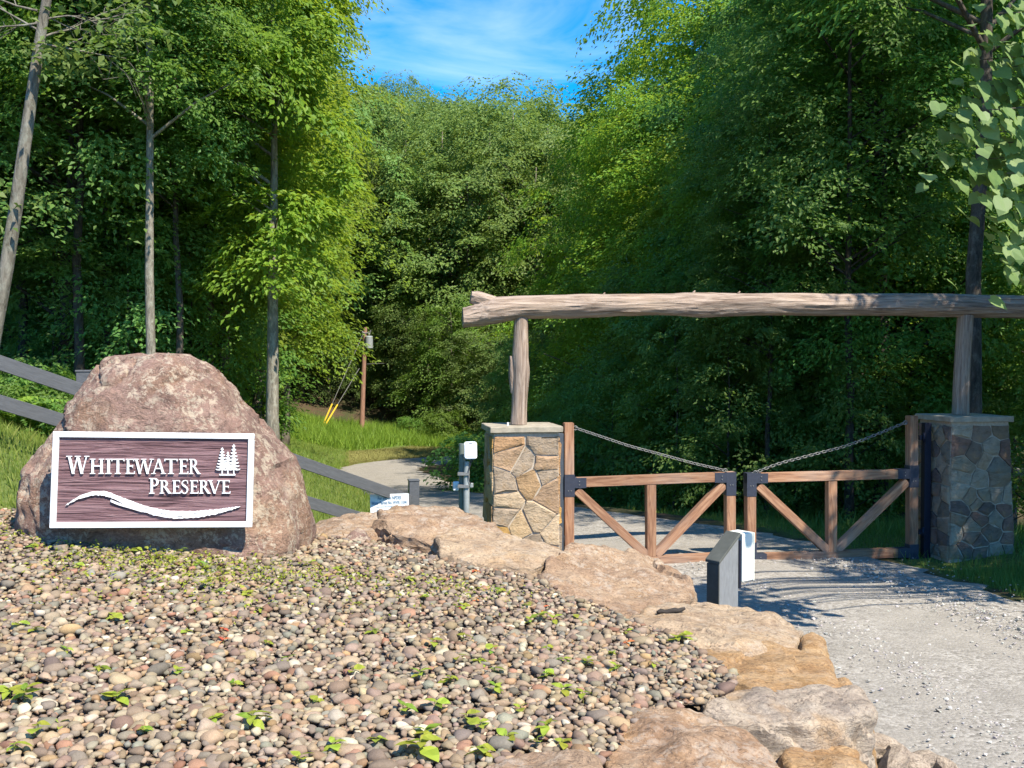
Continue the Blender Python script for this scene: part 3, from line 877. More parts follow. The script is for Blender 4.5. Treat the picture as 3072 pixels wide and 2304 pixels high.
for px, Y, k, s in ((1800, 84, 'far_a', 1.0), (1930, 78, 'far_b', 1.05), (2060, 86, 'far_a', 1.1), (2190, 76, 'far_a', 1.1), (2320, 84, 'far_b', 1.2), (2440, 74, 'far_a', 1.1), (2570, 82, 'far_a', 1.2), (2690, 72, 'far_b', 1.1),
                    (2820, 80, 'far_a', 1.2), (2950, 70, 'far_a', 1.1), (3080, 78, 'far_b', 1.2), (3210, 68, 'far_a', 1.1), (2000, 100, 'far_a', 1.2), (2250, 100, 'far_b', 1.2), (2500, 98, 'far_a', 1.25), (2750, 96, 'far_a', 1.25), (3000, 94, 'far_b', 1.25),
                    (2130, 60, 'maple_a', 1.2), (2370, 58, 'maple_b', 1.3), (2560, 60, 'maple_a', 1.3), (2760, 56, 'maple_b', 1.3), (2950, 58, 'maple_a', 1.3), (3120, 54, 'maple_a', 1.3)):
    plant(k, X_at(px, Y), Y, s, 'sunlit tree glimpsed through gaps in the woods behind the gate', G_BK, LEAF_MAPLE if Y < 62 else LEAF_GREEN, BARK, 'forest_tree')
G_RS = 'leafy understory saplings behind the timber gate'
for px, Y, s in ((1640, 42, 1.0), (1720, 34, .9), (1830, 29, .9), (2020, 25, .8), (2100, 27, 1.0), (2190, 23, .8), (2400, 25, 1.0), (2560, 22, .8),
                 (2750, 25, 1.0), (3010, 22, .8),  (1540, 56, 1.1), (1580, 48, 1.0), (3110, 22, 1.0), (2230, 28, 1.2), (2540, 29, 1.3), (1990, 30, 1.1)):
    k = PR.choice(('sapling', 'sapling_b')); lf = PR.choice((LEAF_DARK, LEAF_DARK, LEAF_GREEN))
    plant(k, X_at(px, Y), Y, s, f'{SHAPE[k]} ' + ('deep green' if lf is LEAF_DARK else 'fresh green') + ' understory sapling ' + ('beside the drive behind the sunlit pillar' if px < 1900 else 'close behind the gate leaves' if Y < 26 else 'in the woods well behind the gate'), G_RS, lf, BARK_DARK, 'sapling')
# trees beside the drive that shade the right pillar and the gate
G_SH = 'verge trees shading the gate'
for x, y, k, s in ((11.4, 14.2, 'maple_b', 0.85), (13.8, 11.2, 'oak_b', 0.9)):
    plant(k, x, y, s, 'large tree on the verge beyond the shaded stone pillar', G_SH, LEAF_GREEN, BARK_DARK, 'verge_tree')

# low shrub tufts and ferns
G_SB = 'low bushes along the fence and forest edge'
for px, Y, s in ((150, 13.0, .55), (220, 12.6, .5), (60, 13.5, .6), (1330, 68, 1.3), (1230, 70, .9)):
    plant('shrub', X_at(px, Y), Y, s, 'low leafy bush growing at the edge of the grass', G_SB, LEAF_GREEN, BARK_DARK, 'bush', 'bush')
plant('shrub', X_at(1425, 33), 33, 1.2, 'dark leafy bush behind the sunlit stone pillar', None, LEAF_DARK, BARK_DARK, 'bush', 'bush')

def fern_mesh(seed):
    r = random.Random(seed); V, Fc = [], []
    for q in range(11):
        a = q * 2.4 + r.uniform(-.3, .3); L = r.uniform(.45, .75)
        d = Vector((math.cos(a), math.sin(a), 0)); sd = Vector((-d.y, d.x, 0))
        for i in range(15):
            t = (i + 1) / 16
            p = d * (L * t * .8) + Vector((0, 0, L * (1.1 * t - .75 * t * t)))
            w = .16 * math.sin(math.pi * min(1, t * 1.1 + .08)) * L / .6
            for sg in (-1, 1):
                k = len(V)
                V += [tuple(p - d * .012), tuple(p + d * .022), tuple(p + sd * sg * w + d * .03 + Vector((0, 0, -.03)))]
                Fc.append((k, k + 1, k + 2))
    me = MB().add(V, Fc).mesh('fern', GRASS_TALL)
    s = me.attributes.new('shade', 'FLOAT', 'FACE'); s.data.foreach_set('value', [r.random() for _ in Fc])
    return me
FERN = [fern_mesh(1), fern_mesh(2)]
for i, (px, Y, s) in enumerate(((20, 12.4, 1.3), (70, 12.6, 1.2), (-40, 12.2, 1.3), (110, 13.2, 1.0))):
    o = bpy.data.objects.new('fern', FERN[i % 2]); x = X_at(px, Y)
    o.location = (x, Y, tz(x, Y) - .02); o.scale = (s, s, s); o.rotation_euler = (0, 0, i * 1.1)
    link(o); tag(o, 'light green fern frond clump between the black fence rails', 'fern', 'ferns behind the fence')

# leaning pale trunk at the edge of the picture, with bare twigs
def leaning_tree():
    Y = 11.5
    P = [at(px, py, Y) for px, py in ((-75, 1180), (-12, 960), (20, 800), (48, 620), (72, 450), (95, 290), (118, 130), (150, -60), (190, -260), (240, -520))]
    P[0].z = tz(P[0].x, P[0].y) - .2
    root = thing('leaning_tree', (P[0].x, P[0].y, P[0].z + .2), 'pale lichen-spotted trunk leaning over the top of the black fence, with bare twigs', 'tree')
    wd = [52, 46, 40, 38, 36, 33, 30, 26, 20, 12]
    MB().tube(P, [w / 2 / F * Y for w in wd], 14).build('trunk', BARK_PALE, root, True)
    mb = MB(); r = random.Random(4)
    def twig(p, d, L, rad, depth):
        pts = [p]
        for i in range(4):
            d = (d + Vector((r.uniform(-.25, .25), r.uniform(-.25, .25), r.uniform(-.2, .2)))).normalized()
            pts.append(pts[-1] + d * L / 4)
        mb.tube(pts, [rad * (1 - .2 * i) for i in range(5)], 5, False)
        if depth:
            for i in (1, 2, 3, 4):
                twig(pts[i], (d + Vector((r.uniform(-.8, .8), r.uniform(-.6, .6), r.uniform(-.7, .7)))).normalized(), L * .55, rad * .5, depth - 1)
    for a, b, L in ((-1, .25, .9), (-1, -.15, .8), (.9, .35, .8), (.8, .1, .7), (-.6, .5, .7), (1, -.05, .9)):
        twig(at(118 + r.uniform(-10, 10), r.uniform(20, 140), Y), Vector((a, r.uniform(-.3, .3), b)).normalized(), L, .016, 2)
    mb.build('twig', BARK_PALE, root, True)
    rng = np.random.default_rng(3); pos = []
    for px, py, s, n in ((190, 150, .22, 70), (250, 180, .2, 60), (320, 130, .2, 50), (130, 170, .18, 40), (20, 620, .1, 14), (5, 560, .12, 12), (15, 690, .12, 14), (400, 60, .25, 60), (300, 30, .3, 70)):
        c = np.array(at(px, py, Y - .1)); pos.append(c + rng.normal(0, s, (n, 3)) * np.array([1, 1, .5]))
    pos = np.vstack(pos); n = len(pos)
    me = leaves('foliage', pos, rng.normal(0, .5, (n, 3)) + np.array([0, -.2, 1]), rng.normal(0, .5, (n, 3)) + np.array([0, 0, -.7]), rng.uniform(.08, .14, n), rng.uniform(.05, .09, n), LEAF_OLIVE, rng)
    link(bpy.data.objects.new('crown', me), root)
leaning_tree()

# large-leaved tree whose branch hangs into the picture
def linden():
    Y = 9.0
    bx, by = 9.2, 10.4
    root = thing('linden_tree', (bx, by, tz(bx, by)), 'large round pale green leaves of a branch hanging above the shaded pillar', 'tree')
    z0 = tz(bx, by)
    mb = MB().tube([(bx, by, z0 - .3), (bx + .05, by, 2), (bx - .1, by, 4.2), (bx, by + .1, 6.5), (bx + .1, by, 9)], [.16, .13, .11, .08, .03], 10)
    rng = np.random.default_rng(8)
    tips = [(2990, 40), (3040, 200), (2930, 180), (2960, 330), (3050, 380), (2990, 470), (3060, 560), (2930, 480), (3000, 250), (3110, 100), (3150, 300), (3070, 700), (3180, 520), (3020, 60), (3090, -80), (2990, -120), (2950, 260), (2960, 400), (3020, 520), (3050, 640), (3065, 780), (2900, 440), (3030, 300)]
    pos, dv, nr = [], [], []
    for px, py in tips:
        e = at(px, py, Y + rng.uniform(-.35, .35))
        s = Vector((bx - .1, by, min(max(e.z - .1, 3.2), 6.5)))
        mid = s.lerp(e, .55) + Vector((0, 0, .35))
        mb.tube([s, mid, e], [.03, .016, .004], 5, False)
        for q in range(42):
            t = rng.uniform(.72, 1.05)
            p = (mid.lerp(e, (t - .5) * 2) if t > .5 else s.lerp(mid, t * 2))
            pos.append(np.array(p) + rng.normal(0, .17, 3) + np.array([0, 0, -.05]))
            dv.append(np.array([rng.normal(0, .45), rng.normal(0, .35), -1.0])); nr.append(np.array([rng.normal(.3, .4), -1 + rng.normal(0, .4), .75 + rng.normal(0, .3)]))
    for q in range(1800):                      # the rest of the crown, above and beside the picture
        a, h = rng.uniform(0, 6.28), rng.uniform(0, 1)
        rr = (1.6 + 1.3 * math.sin(h * 3)) * math.sqrt(rng.random())
        p = np.array([bx + 1.6 + rr * math.cos(a), by + rr * math.sin(a), 4.2 + 5.2 * h])
        pos.append(p); dv.append(np.array([math.cos(a), math.sin(a), -.8]) + rng.normal(0, .4, 3)); nr.append(np.array([math.cos(a) * .5, math.sin(a) * .5, 1]) + rng.normal(0, .4, 3))
    pos, dv, nr = map(np.array, (pos, dv, nr)); n = len(pos)
    ln = rng.uniform(.11, .18, n)
    mb.build('trunk', BARK, root, True)
    link(bpy.data.objects.new('crown', leaves('crown', pos, nr, dv, ln, ln * .92, LEAF_NEAR, rng, .06, True)), root)
linden()

# ------------------------------------------------------------------ grass (nobody could count it)
def scatter(poly, n, seed, extra=None):
    rng = np.random.default_rng(seed); P = np.array(poly); lo, hi = P.min(0), P.max(0)
    out = np.zeros((0, 2))
    while len(out) < n:
        q = lo + rng.random((n * 2, 2)) * (hi - lo)
        m = inside(poly, q[:, 0], q[:, 1]) & ~inside(MOUND_POLY, q[:, 0], q[:, 1])
        d, _, w = road_dist(q[:, 0], q[:, 1])
        m &= d > w / 2 + 0.02 + 0.35 * (rng.random(len(q)) ** 2)
        out = np.vstack([out, q[m]])
    return out[:n]

def blades(name, pts, l0, l1, wd, mat, seed, label, lean=.45):
    rng = np.random.default_rng(seed); n = len(pts)
    z = terrain(pts[:, 0], pts[:, 1]) - .015
    base = np.c_[pts, z]
    a = rng.random(n) * 6.283
    side = np.c_[np.cos(a), np.sin(a), np.zeros(n)]
    L = rng.uniform(l0, l1, n) * (0.7 + .6 * rng.random(n))
    b = rng.random(n) * 6.283
    ln = rng.random(n) * lean * 1.6
    tipo = np.c_[np.cos(b) * ln * L, np.sin(b) * ln * L, L * np.sqrt(np.clip(1 - .35 * ln ** 2, .2, 1))]
    w = (wd * rng.uniform(.6, 1.3, n))[:, None]
    mid = base + tipo * np.array([.35, .35, .62])
    k = 5 if wd < .006 else 3
    ring = [base - side * w, base + side * w, mid + side * w * .75, base + tipo, mid - side * w * .75] if k == 5 else [base - side * w, base + side * w, base + tipo]
    V = np.stack(ring, 1).reshape(-1, 3)
    me = np_mesh(name, V, np.arange(n * k), np.full(n, k), mat)
    s = me.attributes.new('shade', 'FLOAT', 'FACE'); s.data.foreach_set('value', rng.random(n).astype(np.float32))
    o = link(bpy.data.objects.new(name, me))
    return tag(o, label, 'grass', kind='stuff')

NEAR_L = [(-8.5, 7.2), (-4.3, 8.1), (-2.9, 8.9), (-1.0, 10.0), (0.1, 12.5), (0.1, 15.5), (-1.2, 20), (-6.0, 20), (-8, 15), (-9.5, 11)]
blades('lawn_grass', scatter(NEAR_L, 62000, 1), .05, .17, .0045, GRASS, 1, 'sunlit green grass on the bank around the black fence')
MID_L = [(-1.2, 20), (-3.5, 33), (-6.2, 47), (-8.8, 54), (-9.5, 58), (-13, 58), (-11, 44), (-8, 30), (-6, 20)]
blades('lawn_grass', scatter(MID_L, 42000, 2), .08, .2, .012, GRASS, 2, 'mown green lawn sloping down to the curve of the drive')
blades('dry_grass', scatter(DRY, 26000, 3), .05, .13, .013, GRASS_DRY, 3, 'dry yellowish mown strip along the far curve of the drive')
BANK = [(-9.5, 58), (-7.2, 64), (0, 66.6), (13, 67), (14, 72), (0, 73.5), (-8, 74), (-18, 73), (-17, 60), (-13, 57)]
blades('tall_grass', scatter(BANK, 42000, 4), .35, .85, .03, GRASS_TALL, 4, 'tall bright fern and grass bank below the forest edge', .6)
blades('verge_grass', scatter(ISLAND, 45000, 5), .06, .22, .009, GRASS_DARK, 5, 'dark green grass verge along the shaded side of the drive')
VERGE = [(7.0, 8), (6.4, 12.5), (5.9, 14.3), (7.4, 14.4), (9, 12), (9.5, 8)]
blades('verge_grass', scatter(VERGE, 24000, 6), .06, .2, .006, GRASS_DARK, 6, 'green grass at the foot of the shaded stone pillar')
FLOOR = [(-9.5, 11.5), (-7.5, 14.5), (-6.2, 19), (-9, 24), (-16, 24), (-14, 12)]
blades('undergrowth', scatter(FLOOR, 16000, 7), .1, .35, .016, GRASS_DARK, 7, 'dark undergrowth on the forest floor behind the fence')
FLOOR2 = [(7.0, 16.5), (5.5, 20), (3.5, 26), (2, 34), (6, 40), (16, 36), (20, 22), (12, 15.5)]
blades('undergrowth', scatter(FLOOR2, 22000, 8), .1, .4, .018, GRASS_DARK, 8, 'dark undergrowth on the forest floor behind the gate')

# ------------------------------------------------------------------ pebble bed
PAL = np.array([(.36, .285, .215), (.33, .265, .205), (.28, .22, .175), (.24, .195, .17), (.38, .315, .24), (.30, .235, .195), (.25, .22, .195), (.33, .245, .175), (.42, .36, .285), (.29, .25, .21),
                (.36, .25, .155), (.20, .17, .155), (.29, .205, .17), (.25, .25, .22), (.52, .475, .40), (.32, .19, .14), (.39, .31, .215), (.31, .26, .215), (.35, .295, .23), (.27, .20, .17), (.34, .28, .22), (.30, .255, .21)])

def sphere_rock(kind, seed):
    r = random.Random(seed)
    bm = bmesh.new()
    if kind == 'ico': bmesh.ops.create_icosphere(bm, subdivisions=2, radius=.5)
    elif kind == 'uv': bmesh.ops.create_uvsphere(bm, u_segments=6, v_segments=4, radius=.5)
    else: bmesh.ops.create_icosphere(bm, subdivisions=1, radius=.5)
    off = Vector((seed * 7.3, seed * 3.1, 0))
    sc = Vector((1, r.uniform(.58, .92), r.uniform(.36, .6)))
    cut = Vector((r.uniform(-1, 1), r.uniform(-1, 1), r.uniform(-.3, .6))).normalized()
    for v in bm.verts:
        p = v.co.copy()
        p *= 1 + .5 * noise.noise(p * 2.0 + off)
        d = p.dot(cut)
        if d > .36: p -= cut * (d - .36) * .75
        v.co = Vector((p.x * sc.x, p.y * sc.y, p.z * sc.z))
    bmesh.ops.triangulate(bm, faces=bm.faces)
    V = np.array([v.co[:] for v in bm.verts]); Fc = np.array([[v.index for v in f.verts] for f in bm.faces])
    bm.free()
    return V, Fc

def mound_z(x, y):
    return mound(x, y)

def merged_rocks(name, pos, size, rot, tilt, cols, templates, mat):
    rng = np.random.default_rng(len(pos))
    which = rng.integers(0, len(templates), len(pos))
    VV, FF, CC, k = [], [], [], 0
    for w, (V, Fc) in enumerate(templates):
        m = which == w
        p, s, a, t, c = pos[m], size[m], rot[m], tilt[m], cols[m]
        n = len(p)
        if not n: continue
        ca, sa, ct, st = np.cos(a)[:, None], np.sin(a)[:, None], np.cos(t)[:, None], np.sin(t)[:, None]
        x, y, z = V[:, 0][None], V[:, 1][None], V[:, 2][None]
        y2, z2 = y * ct - z * st, y * st + z * ct
        X, Y = x * ca - y2 * sa, x * sa + y2 * ca
        Q = np.stack([X, Y, np.broadcast_to(z2, X.shape)], -1) * s[:, None, None] + p[:, None]
        VV.append(Q.reshape(-1, 3)); CC.append(np.repeat(c, len(V), 0))
        FF.append((Fc[None] + (np.arange(n) * len(V))[:, None, None] + k).reshape(-1, 3)); k += n * len(V)
    V = np.vstack(VV); Fc = np.vstack(FF); C = np.vstack(CC)
    me = np_mesh(name, V, Fc.ravel(), np.full(len(Fc), 3), mat, True)
    a = me.color_attributes.new('pcol', 'FLOAT_COLOR', 'POINT')
    a.data.foreach_set('color', np.c_[C, np.ones(len(C))].astype(np.float32).ravel())
    return me

def pebble_bed():
    # the bed's own surface
    xs, ys = np.linspace(-7, 2.4, 110), np.linspace(2.6, 9.7, 90)
    X, Y = np.meshgrid(xs, ys); Z = mound(X, Y)
    keep = inside(MOUND_POLY, X, Y)
    ii = (np.arange(89)[:, None] * 110 + np.arange(109)[None]); k = keep
    ok = (k[:-1, :-1] & k[1:, :-1] & k[:-1, 1:] & k[1:, 1:]).ravel(); ii = ii.ravel()[ok]
    s = NM('bed_soil'); v = s.coord('Object'); n = s.noise(v, 40, 6, .7)
    s.color(s.ramp(n, [(.3, (.06, .045, .032)), (.55, (.17, .13, .10)), (.75, (.30, .25, .2))])); s.bump(n, .8, .03)
    me = np_mesh('gravel_bed', np.c_[X.ravel(), Y.ravel(), Z.ravel() - .02], np.c_[ii, ii + 1, ii + 111, ii + 110].ravel(), np.full(len(ii), 4), s.m, True)
    bed = link(bpy.data.objects.new('gravel_bed', me)); tag(bed, 'bed of mixed brown and grey river pebbles around the sign boulder', kind='structure')
    rng = np.random.default_rng(21)
    def grid(cell, jit, region):
        gx = np.arange(-6.6, 2.4, cell); gy = np.arange(3.2, 9.6, cell)
        X, Y = np.meshgrid(gx, gy); X = X + rng.uniform(-jit, jit, X.shape) * cell; Y = Y + rng.uniform(-jit, jit, Y.shape) * cell
        X, Y = X.ravel(), Y.ravel()
        m = inside(MOUND_POLY, X, Y) & (X > -(Y * .54 + 1.3)) & (X < Y * .56 + .45) & region(X, Y)
        return X[m], Y[m]
    x1, y1 = grid(.0405, .6, lambda x, y: y < 20)
    s1 = .049 * np.exp(rng.normal(0, .32, len(x1)))
    s1 = np.clip(s1, .03, .125) * np.where(y1 > 6.6, .9, 1)
    x2, y2 = grid(.055, .6, lambda x, y: y < 6.0)
    s2 = .034 * np.exp(rng.normal(0, .3, len(x2)))
    x = np.r_[x1, x2]; y = np.r_[y1, y2]; sz = np.r_[s1, s2]
    z = mound(x, y) + sz * .12 + rng.uniform(-.006, .012, len(x))
    rot = rng.random(len(x)) * 6.283; tilt = rng.normal(0, .35, len(x))
    c = PAL[rng.integers(0, len(PAL), len(x))] * np.array([1.0, .94, .80]) * rng.uniform(.62, 1.15, (len(x), 1)) * rng.uniform(.95, 1.05, (len(x), 3))
    pos = np.c_[x, y, z]
    u = x / y * F + 1536; vv = 1080 + (CAMZ - z) / y * F
    score = sz / y * ((u > 20) & (u < 2500) & (vv < 2330) & (vv > 0))
    # not hidden by boulders in the lower right
    score = score * (1 - ((u > 1800) & (vv > 2110)) * 1.0)
    order = np.argsort(-score)
    big = order[:300]; rest = np.ones(len(x), bool); rest[big] = False
    hi = [sphere_rock('ico', q) for q in range(10)]
    lo = [sphere_rock('uv', q + 20) for q in range(10)]
    near = rest & (y < 4.6) & (sz > .045); far = rest & ~near
    for nm, m, T in (('small_pebbles', near, hi), ('small_pebbles', far, lo)):
        me = merged_rocks(nm, pos[m], sz[m], rot[m], tilt[m], c[m], T, PEB_ATTR)
        o = link(bpy.data.objects.new(nm, me), bed); o['kind'] = 'stuff'
    hm = []
    for q, (V, Fc) in enumerate(hi):
        me = np_mesh('pebble', V * .1, Fc.ravel(), np.full(len(Fc), 3), PEB_OBJ, True); hm.append(me)
    for k in big:
        o = bpy.data.objects.new('pebble', hm[int(rng.integers(0, len(hm)))])
        o.location = pos[k]; s = sz[k] / .1; o.scale = (s, s, s); o.rotation_euler = (tilt[k], 0, rot[k]); o.color = (*c[k], 1)
        link(o, bed)
    return bed
pebble_bed()

def road_stones():
    rng = np.random.default_rng(31); n = 22000
    X = rng.uniform(1.2, 7.2, n); Y = 6.6 + 8.5 * rng.random(n) ** 1.5
    d, rz, rw = road_dist(X, Y)
    # windrows: along the wheel-track edges and the foot of the boulders
    side = np.interp(Y, RC[:60, 1], RC[:60, 0])
    off = X - side
    dens = .10 + .9 * np.exp(-((off + .3) / .3) ** 2) + .8 * np.exp(-((off - 1.5) / .35) ** 2) + 1.0 * (off < -2.1)
    m = (rng.random(n) < dens) & ~inside(MOUND_POLY, X, Y) & (d < rw / 2 + .4)
    X, Y, rz = X[m], Y[m], rz[m]; n = len(X)
    sz = .026 * np.exp(rng.normal(0, .35, n)) + .012 * (X - np.interp(Y, RC[:60, 1], RC[:60, 0]) < -2.2)
    pos = np.c_[X, Y, rz + .004 + sz * .1]
    g = rng.uniform(.26, .54, (n, 1)); c = np.clip(g * np.array([1, .95, .87]) * rng.uniform(.95, 1.05, (n, 3)), 0, .7)
    me = merged_rocks('loose_gravel', pos, sz, rng.random(n) * 6.28, rng.normal(0, .4, n), c, [sphere_rock('lo', q + 50) for q in range(8)], PEB_ATTR)
    me.polygons.foreach_set('use_smooth', [False] * len(me.polygons))
    o = link(bpy.data.objects.new('loose_gravel', me)); tag(o, 'loose pale crushed stones scattered along the wheel tracks of the drive', 'gravel', kind='stuff')
road_stones()

# ------------------------------------------------------------------ boulders
def chisel(bm, seed, n, keep, low=-.2):
    """break flat facets into a rock: cut back what lies beyond random planes"""
    r = random.Random(seed * 13 + 1)
    co = np.array([v.co[:] for v in bm.verts]); c = (co.max(0) + co.min(0)) / 2; q = co - c
    for _ in range(n):
        d = np.array([r.uniform(-1, 1), r.uniform(-1, 1), r.uniform(low, 1)]); d /= np.linalg.norm(d)
        h = q @ d; lim = np.percentile(h, 100) * r.uniform(keep - .05, keep + .04)
        over = np.clip(h - lim, 0, None); q = q - d[None] * (over * .88)[:, None]
    for v, p in zip(bm.verts, q + c): v.co = Vector(p)

def finish_rock(bm, edge, amp, seed, strata_dir=(0.12, 0.1, 1.0), strata=0.95, rough=1.15, nch=10):
    for it in range(7):
        bmesh.ops.triangulate(bm, faces=bm.faces)
        lim = edge * 1.4
        es = [e for e in bm.edges if e.calc_length() > lim]
        if not es: break
        bmesh.ops.subdivide_edges(bm, edges=es, cuts=1)
    bmesh.ops.triangulate(bm, faces=bm.faces)
    for q in range(1):
        bmesh.ops.smooth_vert(bm, verts=bm.verts, factor=.25, use_axis_x=True, use_axis_y=True, use_axis_z=True)
    chisel(bm, seed, nch, .955)
    bm.normal_update()
    sd = Vector(strata_dir).normalized(); off = Vector((seed * 5.7, seed * 2.3, seed * 1.1))
    mv = []
    for v in bm.verts:
        p = v.co + off
        n1 = noise.fractal(p * 1.3, 1.0, 2.0, 4)
        # bedding planes: little steps along the strata direction, broken up by noise
        h = v.co.dot(sd) * 9 + 2.2 * noise.noise(p * .9)
        st = (h - math.floor(h)); step = (st * st * (3 - 2 * st) - .5) * strata * (.5 + noise.noise(p * 2.3))
        n2 = noise.fractal(p * 6.0, 0.9, 2.1, 5) + .7 * noise.hetero_terrain(p * 3.0, 1.0, 2.0, 4, .6) - .4
        cr = abs(noise.noise(p * 2.1 + Vector((9, 0, 0))))
        crack = -0.5 * max(0, .06 - cr) / .06
        mv.append(amp * (n1 * .9 + step + n2 * .5 * rough + crack * .35))
    for v, d in zip(bm.verts, mv):
        v.co += v.normal * d

def boulder(name, top, base_z, flare, mat, seed, label, edge=.06, amp=.05, dome=0.04, sd=(0.12, 0.1, 1.0), push=(0, 0), nch=10, grow=1.06):
    """top: list of (px,py,Y) rim points of the upper surface; the rock flares a little down to base_z"""
    r = random.Random(seed)
    T = [at(*t) for t in top]
    c = sum(T, Vector()) / len(T)
    bm = bmesh.new()
    T = [c + Vector(((p.x - c.x) * grow, (p.y - c.y) * grow, p.z - c.z + .015)) for p in T]
    for p in T:
        bm.verts.new(p - c)
    bm.verts.new(Vector((0, 0, dome)) )
    for p in T:
        d = Vector((p.x - c.x, p.y - c.y, 0))
        q = Vector((c.x, c.y, 0)) + d * (1 + flare + r.uniform(-.04, .06)) + Vector((push[0], push[1], 0))
        bm.verts.new(Vector((q.x - c.x, q.y - c.y, base_z - c.z)))
        m = Vector((c.x, c.y, 0)) + d * (1 + flare * .8 + r.uniform(-.03, .08)) + Vector((push[0], push[1], 0)) * .6
        bm.verts.new(Vector((m.x - c.x, m.y - c.y, (p.z * .55 + base_z * .45) - c.z)))
    bmesh.ops.convex_hull(bm, input=bm.verts)
    bmesh.ops.delete(bm, geom=[v for v in bm.verts if not v.link_faces], context='VERTS')
    bmesh.ops.bevel(bm, geom=list(bm.edges), offset=.018, segments=1, affect='EDGES')
    finish_rock(bm, edge, amp, seed, sd, nch=nch)
    me = bpy.data.meshes.new(name); bm.to_mesh(me); bm.free()
    me.polygons.foreach_set('use_smooth', [True] * len(me.polygons)); me.set_sharp_from_angle(angle=math.radians(38))
    me.materials.append(mat)
    o = bpy.data.objects.new(name, me); o.location = c
    link(o); tag(o, label, 'boulder', 'boulders edging the pebble bed')
    return o

boulder('boulder', [(895, 1600, 9.6), (960, 1568, 10.3), (1060, 1545, 10.7), (1140, 1540, 10.6), (1150, 1600, 9.5), (1040, 1640, 8.9), (930, 1650, 8.8)], .5, .04, ROCK_TAN, 11,
        'low flat tan slab between the sign boulder and the small permit sign', .07)
boulder('boulder', [(1040, 1618, 8.75), (1062, 1578, 8.9), (1098, 1590, 9.0), (1120, 1640, 8.7), (1035, 1655, 8.5)], 1.0, .05, ROCK_SIGN, 12,
        'small pointed pinkish rock beside the low flat slabs', .04, .03)
boulder('boulder', [(1128, 1545, 9.5), (1200, 1522, 10.2), (1330, 1520, 10.6), (1385, 1528, 10.5), (1440, 1562, 10.0), (1530, 1615, 9.3), (1440, 1655, 8.8), (1310, 1650, 8.7), (1200, 1625, 8.9)], .55, .04, ROCK_TAN, 13,
        'broad tan slab directly in front of the sunlit pillar, below the small permit sign', .042, .045)
boulder('boulder', [(1318, 1612, 8.55), (1380, 1592, 8.9), (1500, 1598, 9.1), (1640, 1640, 8.9), (1700, 1672, 8.6), (1600, 1700, 8.0), (1450, 1700, 7.9), (1330, 1660, 8.1)], .6, .05, ROCK_PALE, 14,
        'pale cream slab between the sunlit pillar base and the pebbles', .04, .04)
boulder('boulder', [(1625, 1705, 7.9), (1690, 1650, 8.7), (1830, 1648, 9.2), (1960, 1672, 9.2), (2030, 1720, 8.9), (2078, 1785, 8.3), (1990, 1830, 7.5), (1800, 1840, 7.05), (1690, 1800, 7.2)], .1, .07, ROCK_TAN, 15,
        'big smooth tan boulder with pale lichen dots in front of the gate leaf', .038, .05)
boulder('boulder', [(1870, 1885, 6.65), (1960, 1830, 7.4), (2060, 1815, 7.8), (2200, 1835, 7.8), (2330, 1865, 7.5), (2420, 1905, 7.0), (2390, 1950, 6.5), (2250, 1960, 6.25), (2050, 1930, 6.3)], .05, .05, ROCK_PALE, 16,
        'flat pale slab with a dark stick lying on it', .035, .035)
boulder('boulder', [(2402, 1905, 6.95), (2440, 1892, 7.05), (2472, 1920, 6.9), (2476, 1965, 6.5), (2440, 1978, 6.4), (2405, 1960, 6.45)], .2, .05, ROCK_ORANGE, 17,
        'small broken block on the road end of the flat pale slab', .035, .025)
boulder('boulder', [(2062, 1990, 5.95), (2160, 1945, 6.4), (2290, 1930, 6.6), (2400, 1950, 6.55), (2480, 2000, 6.2), (2548, 2092, 5.6), (2420, 2095, 5.45), (2290, 2088, 5.4), (2180, 2060, 5.5)], .1, .05, ROCK_ORANGE, 18,
        'orange-brown layered slab stepping down towards the drive', .028, .04, sd=(.3, -.1, 1))
boulder('boulder', [(2095, 2135, 5.0), (2190, 2082, 5.35), (2330, 2076, 5.5), (2470, 2078, 5.55), (2585, 2090, 5.5), (2602, 2150, 5.2), (2500, 2175, 5.0), (2330, 2165, 4.95), (2190, 2170, 4.85)], .0, .02, ROCK_GREY, 19,
        'large angular grey and white boulder with a broken vertical face', .024, .045, sd=(.5, .2, 1), nch=5)
boulder('boulder', [(2350, 2262, 4.85), (2440, 2222, 5.0), (2560, 2225, 5.0), (2600, 2290, 4.8), (2560, 2340, 4.6), (2380, 2340, 4.6)], .1, .04, ROCK_ORANGE, 20,
        'lower brown ledge of rock jutting under the grey boulder face', .028, .045)
boulder('boulder', [(1815, 2245, 4.4), (1900, 2162, 4.75), (2040, 2132, 4.9), (2170, 2150, 4.85), (2270, 2230, 4.5), (2380, 2330, 4.15), (2250, 2420, 3.85), (1980, 2420, 3.8), (1830, 2360, 3.95)], .3, .05, ROCK_BROWN, 21,
        'brown and white rounded boulder in front of the grey one', .028, .045)
boulder('boulder', [(1430, 2300, 3.95), (1520, 2268, 4.1), (1660, 2256, 4.15), (1790, 2268, 4.1), (1820, 2330, 3.9), (1780, 2440, 3.6), (1500, 2440, 3.6)], .9, .04, ROCK_TAN, 22,
        'low brown slab at the near edge of the pebbles', .04, .03)
boulder('boulder', [(2555, 2150, 6.2), (2590, 2128, 6.4), (2622, 2165, 6.3), (2620, 2200, 6.1), (2570, 2205, 6.0)], .3, .1, ROCK_ORANGE, 23,
        'small orange rock wedged behind the grey boulder', .035, .02)
